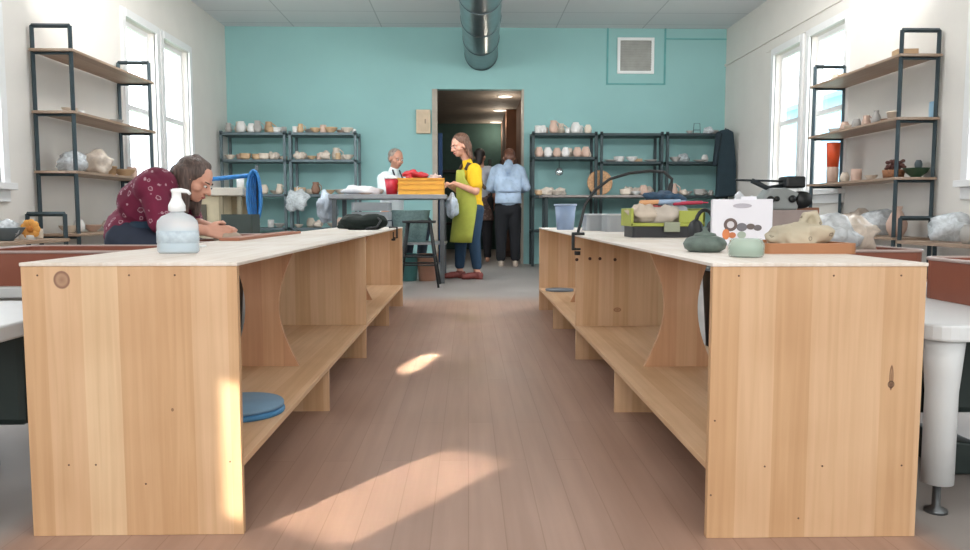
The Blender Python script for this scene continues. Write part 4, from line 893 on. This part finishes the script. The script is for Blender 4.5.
remesh('body', mb, skin, yw, .007, 4); face_parts(P, R, 1.08, yw)
mb = MB(); mb.cap(pel+V((0, 0, .06)), chest, .125, .132); mb.ell(pel+V((0, 0, .03)), (.135, .17, .1))
for s_ in (-1, 1): mb.cap(chest+V((0, s_*.07, 0)), sh+V((0, s_*.115, -.01)), .104, .08); mb.cap(arm[s_][0], arm[s_][0].lerp(arm[s_][1], .62), .066, .066)
mb.cap(sh+V((0, 0, -.02)), nk+V((.01, 0, -.03)), .07, .055)
remesh('tshirt', mb, mat('F0C21E', .8, var=.06), yw, .008, 3)
mb = MB()
for s_ in (-1, 1): kn, an = legs[s_]; chain(mb, [pel+V((0, s_*.085, -.04)), kn, an+V((0, 0, .06))], [.115, .078, .056])
mb.ell(pel+V((.01, 0, -.02)), (.135, .17, .12)); remesh('jeans', mb, mat('24405A', .85), yw, .009, 3)
mb = MB()
for s_ in (-1, 1): foot(mb, legs[s_][1]+V((0, 0, -.03)), (-1, 0, 0), r=.008)
remesh('shoes', mb, mat('7A3A34', .6), yw, .007, 2)
# apron: curved bib and skirt in front
def shell(name, rows_, m, parent, th=.006):
    mb = MB(); n = len(rows_[0]); vs = [V(p) for r_ in rows_ for p in r_]; fs = []
    for j in range(len(rows_)-1):
        for i in range(n-1): a = j*n+i; fs.append((a, a+1, a+n+1, a+n))
    mb._add(vs, fs, True); return obj(name, mb, m, parent, solid=th)
rows_ = []
for z, rad, half, cx in ((1.2, .155, .62, -.005), (1.1, .165, .75, -.005), (1.0, .165, 1.15, 0), (.9, .165, 1.45, .0), (.8, .175, 1.5, 0.0), (.65, .19, 1.45, -.02), (.5, .2, 1.35, -.03), (.41, .205, 1.3, -.035)):
    rows_.append([(pel.x*.8+cx-rad*math.cos(a_)*.95, rad*1.12*math.sin(a_), z) for a_ in [(-half+2*half*k/12) for k in range(13)]])
shell('apron', rows_, mat('A8AE48', .8, var=.12), yw)
yw.rotation_euler[2] = .42
for s_ in (-1, 1): obj('apron_strap', MB().tube([(pel.x-.1, s_*.085, 1.2), (sh.x-.06, s_*.08, sh.z+.06), (sh.x+.07, s_*.06, sh.z+.03), (sh.x+.13, s_*.02, sh.z-.15), (pel.x+.13, s_*.09, 1.0)], .02, 8), mat('4A3A30', .8), yw)
mb = MB(); fr, ur, rr = ortho(f, u); hp = lambda x, y, z: hc+(rr*x+fr*y+ur*z)
mb.ell(hp(0, -.03, .05), (.093, .1, .086), R, 20); mb.ell(hp(0, -.07, -.02), (.088, .06, .1), R, 20); mb.cap(hp(0, -.07, -.03), hp(0, -.08, -.16), .065, .045)
for q in (-1, 1): mb.cap(hp(q*.075, -.02, .03), hp(q*.085, -.04, -.14), .03, .025)
remesh('hair', mb, hairmat('6E5040'), yw, .007, 3)

# --- person in pale blue shirt, back to the camera
O = V((.552, 10.45, 0)); PX = lambda px, py, dy=0: at(px, py, 10.45)-O+V((0, dy, 0))
bp = thing('person', 'person in pale blue shirt and black trousers standing with back turned', 'person', O)
hc = PX(510, 157, .2); nk = PX(509, 163, .1); sh = PX(508, 168, .04); pel = PX(508, 210); chest = PX(508, 188, .0); f, u = V((0, .75, -.66)), V((0, .66, .75))
mb = MB(); mb.ell(pel, (.12, .085, .1)); mb.cap(pel, chest, .1, .125); mb.cap(chest+V((-.07, 0, 0)), sh+V((-.12, 0, -.02)), .1, .07); mb.cap(chest+V((.07, 0, 0)), sh+V((.12, 0, -.02)), .1, .07)
mb.cap(sh, nk, .06, .05); mb.cap(nk, hc, .05, .05); P, R = head(mb, hc, f, u, 1.0)
arm = {}
for s_ in (-1, 1):
    shd = sh+V((s_*.17, 0, -.04)); e = V((s_*.25, .05, 1.08)); w = V((s_*.15, .26, 1.02)); arm[s_] = (shd, e, w); chain(mb, [shd, e, w], [.05, .042, .027]); hand(mb, w, V((-s_*.5, .8, 0)), V((0, 0, -1)), V((-s_, .0, 0)), .4)
    kn = V((s_*.09, .01, .47)); an = V((s_*.1, .0, .09)); chain(mb, [pel+V((s_*.085, 0, -.03)), kn, an], [.09, .06, .036]); foot(mb, an, (0, 1, 0))
remesh('body', mb, skin2, bp, .008, 4); face_parts(P, R, 1.0, bp)
mb = MB(); mb.lathe([(0, .86), (.185, .86), (.18, .95), (.165, 1.1), (0, 1.12)], sy=.78); mb.cap(pel+V((0, 0, .14)), chest, .135, .155)
for s_ in (-1, 1):
    mb.cap(chest+V((s_*.07, 0, 0)), sh+V((s_*.12, 0, -.03)), .125, .09); a, e, w = arm[s_]; chain(mb, [a, e, e.lerp(w, .5)], [.075, .062, .05])
mb.cap(sh+V((0, -.01, 0)), nk, .08, .06)
remesh('shirt', mb, floral('A9BDD3', '8FA5C0', 22, .3), bp, .009, 3)
obj('apron_tie', MB().tube([(-.17, -.02, 1.02), (-.1, -.13, 1.02), (0, -.16, 1.015), (.1, -.13, 1.02), (.17, -.02, 1.02)], .012, 8), mat('8496AC', .8), bp)
mb = MB()
for s_ in (-1, 1): chain(mb, [pel+V((s_*.08, 0, -.0)), V((s_*.095, .01, .47)), V((s_*.1, 0, .12))], [.11, .085, .066])
mb.ell(pel, (.165, .125, .13)); remesh('trousers', mb, mat('14161C', .85), bp, .01, 3)
mb = MB(); 
for s_ in (-1, 1): foot(mb, V((s_*.1, 0, .07)), (0, 1, 0), r=.006)
remesh('shoes', mb, mat('B5A698', .6), bp, .008, 2)
mb = MB(); fr, ur, rr = ortho(f, u); hp = lambda x, y, z: hc+(rr*x+fr*y+ur*z); mb.ell(hp(0, -.03, .04), (.086, .095, .08), R, 20); mb.ell(hp(0, -.06, -.02), (.08, .06, .08), R, 20); remesh('hair', mb, hairmat('6A4636'), bp, .008, 3)

# --- person behind in doorway, grey top and patterned skirt
O = V((.2, 11.35, 0)); g3 = thing('person', 'person in grey top and dark patterned tunic just inside the doorway', 'person', O)
mb = MB(); pel = V((0, 0, .9)); chest = V((0, 0, 1.17)); sh = V((0, 0, 1.36)); hc = V((-.02, .05, 1.56)); f, u = V((.2, 1, -.3)), V((0, .3, 1))
mb.ell(pel, (.14, .11, .12)); mb.cap(pel, chest, .11, .12); mb.cap(sh+V((-.1, 0, 0)), sh+V((.1, 0, 0)), .065, .065); mb.cap(chest, sh, .12, .08); mb.cap(sh, hc, .05, .048); P, R = head(mb, hc, f, u, .98)
for s_ in (-1, 1):
    a, e, w = sh+V((s_*.15, 0, -.02)), V((s_*.2, .0, 1.08)), V((s_*.19, .12, .88)); chain(mb, [a, e, w], [.045, .038, .026]); hand(mb, w, V((0, .4, -1)), V((-s_, 0, 0)), V((0, 1, 0)), .4)
    an = V((s_*.09, 0, .09)); chain(mb, [pel+V((s_*.08, 0, -.03)), V((s_*.085, 0, .46)), an], [.085, .058, .036]); foot(mb, an, (0, 1, 0))
remesh('body', mb, skin2, g3, .008, 4); face_parts(P, R, .98, g3)
mb = MB(); mb.cap(pel+V((0, 0, .1)), chest, .13, .14); mb.cap(chest, sh+V((0, 0, -.02)), .14, .09); mb.cap(sh+V((-.11, 0, -.01)), sh+V((.11, 0, -.01)), .08, .08)
for s_ in (-1, 1): a = sh+V((s_*.15, 0, -.02)); chain(mb, [a, V((s_*.2, 0, 1.08))], [.065, .055])
remesh('top', mb, mat('B4B6BE', .85), g3, .009, 3)
mb = MB(); mb.lathe([(.0, .62), (.19, .62), (.165, .85), (.14, 1.02), (0, 1.03)], sy=.8); remesh('tunic', mb, floral('5B463F', 'B08C80', 24, .3), g3, .01, 2)
mb = MB()
for s_ in (-1, 1): chain(mb, [pel+V((s_*.08, 0, 0)), V((s_*.085, 0, .46)), V((s_*.09, 0, .1))], [.11, .08, .06])
remesh('trousers', mb, mat('1B1A1E', .9), g3, .01, 2)
mb = MB(); fr, ur, rr = ortho(f, u); hp = lambda x, y, z: hc+(rr*x+fr*y+ur*z); mb.ell(hp(0, -.03, .04), (.085, .093, .08), R, 20); mb.cap(hp(0, -.06, 0), hp(0, -.07, -.1), .07, .05); remesh('hair', mb, hairmat('2A2422'), g3, .008, 3)

# --- person behind the metal table, white top, facing right
Y4 = 8.95; O = V((X_(394, Y4), Y4, 0)); PX = lambda px, py, dy=0: at(px, py, Y4)-O+V((0, dy, 0))
sp_ = thing('person', 'grey-haired person in pale top seated behind the metal table', 'person', O)
hc = PX(397, 159); nk = PX(394, 170); sh = PX(392, 177); pel = V((-.03, 0, .7)); chest = V((-.03, 0, .95)); f, u = V((.92, -.3, -.22)), V((.2, 0, 1))
mb = MB(); mb.ell(pel, (.13, .16, .12)); mb.cap(pel, chest, .12, .12); mb.cap(chest+V((0, -.07, 0)), sh+V((0, -.11, -.02)), .09, .07); mb.cap(chest+V((0, .07, 0)), sh+V((0, .11, -.02)), .09, .07)
mb.cap(sh, nk, .055, .048); mb.cap(nk, hc, .048, .05); P, R = head(mb, hc, f, u, 1.0); arm = {}
for s_ in (-1, 1):
    a, e, w = sh+V((0, s_*.17, -.03)), V((.02, s_*.22, .98)), V((.2, s_*.1, 1.0)); arm[s_] = (a, e, w); chain(mb, [a, e, w], [.046, .04, .026]); hand(mb, w, V((.9, -s_*.3, -.1)), V((0, 0, -1)), V((0, -s_, 0)), .5)
    kn = V((.36, s_*.13, .62)); an = V((.3, s_*.13, .2)); chain(mb, [pel+V((0, s_*.08, -.04)), kn, an], [.09, .06, .036]); mb.cap(an, an+V((.16, 0, -.05)), .036, .028)
remesh('body', mb, skin2, sp_, .008, 4); face_parts(P, R, 1.0, sp_, '8A8480')
mb = MB(); mb.cap(pel, chest, .14, .145); 
for s_ in (-1, 1): mb.cap(chest+V((0, s_*.07, 0)), sh+V((0, s_*.115, -.02)), .108, .085); a, e, w = arm[s_]; chain(mb, [a, e, e.lerp(w, .2)], [.07, .058, .05])
mb.cap(sh+V((-.01, 0, 0)), nk, .07, .056); remesh('top', mb, mat('DDE8EA', .85), sp_, .009, 3)
mb = MB()
for s_ in (-1, 1): kn = V((.36, s_*.13, .62)); chain(mb, [pel+V((0, s_*.08, -.04)), kn, V((.3, s_*.13, .24))], [.11, .078, .055])
remesh('trousers', mb, mat('3A4652', .9), sp_, .01, 2)
mb = MB(); fr, ur, rr = ortho(f, u); hp = lambda x, y, z: hc+(rr*x+fr*y+ur*z); mb.ell(hp(0, -.03, .04), (.084, .093, .078), R, 20); mb.ell(hp(0, -.06, -.0), (.075, .05, .07), R, 20); remesh('hair', mb, hairmat('857A70'), sp_, .008, 3)
obj('hair_tie', MB().ell(hp(0, -.12, -.005), (.035, .025, .045), R), mat('4A5F8C', .8), sp_)
obj('lanyard', MB().tube([nk+V((.03, -.06, .0)), chest+V((.14, -.07, .12)), chest+V((.15, 0, .0)), chest+V((.14, .07, .12)), nk+V((.03, .06, 0))], .01, 6), mat('2A3040', .8), sp_)
sp_.rotation_euler[2] = -.6
t = thing('tall_stool', 'tall stool under the grey-haired person behind the metal table', 'stool', (O.x-.03, O.y, 0)); obj('seat', MB().lathe([(0, .5), (.17, .5), (.17, .535), (0, .54)]), blk, t)
for k in range(4): a = PI/4+k*PI/2; obj('leg', MB().tube([(.1*math.cos(a), .1*math.sin(a), .5), (.22*math.cos(a), .22*math.sin(a), 0)], .012, 8), blk, t)

# ------------------------------------------------------------------ light
w = bpy.data.worlds.new('World'); bpy.context.scene.world = w; w.use_nodes = True; nt = w.node_tree
bg = nt.nodes['Background']; tc = N(nt, 'ShaderNodeTexCoord'); sx = N(nt, 'ShaderNodeSeparateXYZ'); L(nt, tc.outputs['Generated'], sx.inputs[0])
L(nt, ramp(nt, sx.outputs[2], [(0, (.78, .88, 1, 1)), (.4, (.9, .95, 1, 1))]), bg.inputs[0]); bg.inputs[1].default_value = 7.0
def area(name, loc, rot, sx_, sy_, e, col=(1, 1, 1), spread=PI):
    l = bpy.data.lights.new(name, 'AREA'); l.shape = 'RECTANGLE'; l.size = sx_; l.size_y = sy_; l.energy = e; l.color = col; l.spread = spread
    o = bpy.data.objects.new(name, l); C.objects.link(o); o.location = loc; o.rotation_euler = rot; return o
for s, ops, e in ((-1, Lop, 1.0), (1, Rop, .85)):
    for (a, b, z0, z1) in ops:
        x = (LX-.2) if s < 0 else (RX+.2)
        o = area('window_portal', (x, (a+b)/2, (z0+z1)/2), (0, PI/2 if s > 0 else -PI/2, 0), z1-z0, b-a, 1); o.data.cycles.is_portal = True
area('room_fill', (0.1, -2.6, 2.0), (PI/2+.0, 0, 0), 5.5, 2.2, 125, (1, .98, .95))  # added fill lamp behind the camera, brightens the near end
area('ceiling_fill', (0, 1.0, 3.28), (0, 0, 0), 2.5, 1.2, 35, (1, .97, .93))  # added overhead fill, no fixture is seen here
area('ceiling_fill', (-1.7, 6.5, 3.28), (0, 0, 0), .5, 3, 30, (1, .98, .95))  # added fill above the left side, out of view
area('ceiling_fill', (2.0, 6.5, 3.28), (0, 0, 0), .5, 3, 26, (1, .98, .95))  # added fill above the right side, out of view
area('bounce_fill', (-1.6, 5.8, 2.5), (PI-.75, 0, 0), 2.2, .6, 90, (1, .99, .97)); area('bounce_fill', (1.8, 5.8, 2.5), (PI-.75, 0, 0), 2.2, .6, 90, (1, .99, .97))  # unseen lamps added to brighten the ceiling and upper back wall
# narrow area lamps inside the room, added to lay sun patches on the floor
D = V((.42*1.0, .60, -.334)).normalized()
def beam(name, target, dist, w_, h_, e, col=(1, .9, .74), D=D, sp=1.5):
    o = area(name, V(target)-D*dist, (0, 0, 0), w_, h_, e, col, math.radians(sp)); o.rotation_mode = 'QUATERNION'; o.rotation_quaternion = D.to_track_quat('-Z', 'Y'); return o
beam('sun_patch_lamp', (-.19, 1.97, 0), 3.2, .27, .28, .8, sp=1)
beam('sun_patch_lamp', (-.237, 3.69, 0), 3.5, .10, .40, .95, D=V((.15, .6, -.75)).normalized(), sp=.3); 

sc = bpy.context.scene; sc.view_settings.view_transform = 'Standard'; sc.view_settings.look = 'None'; sc.view_settings.exposure = 0
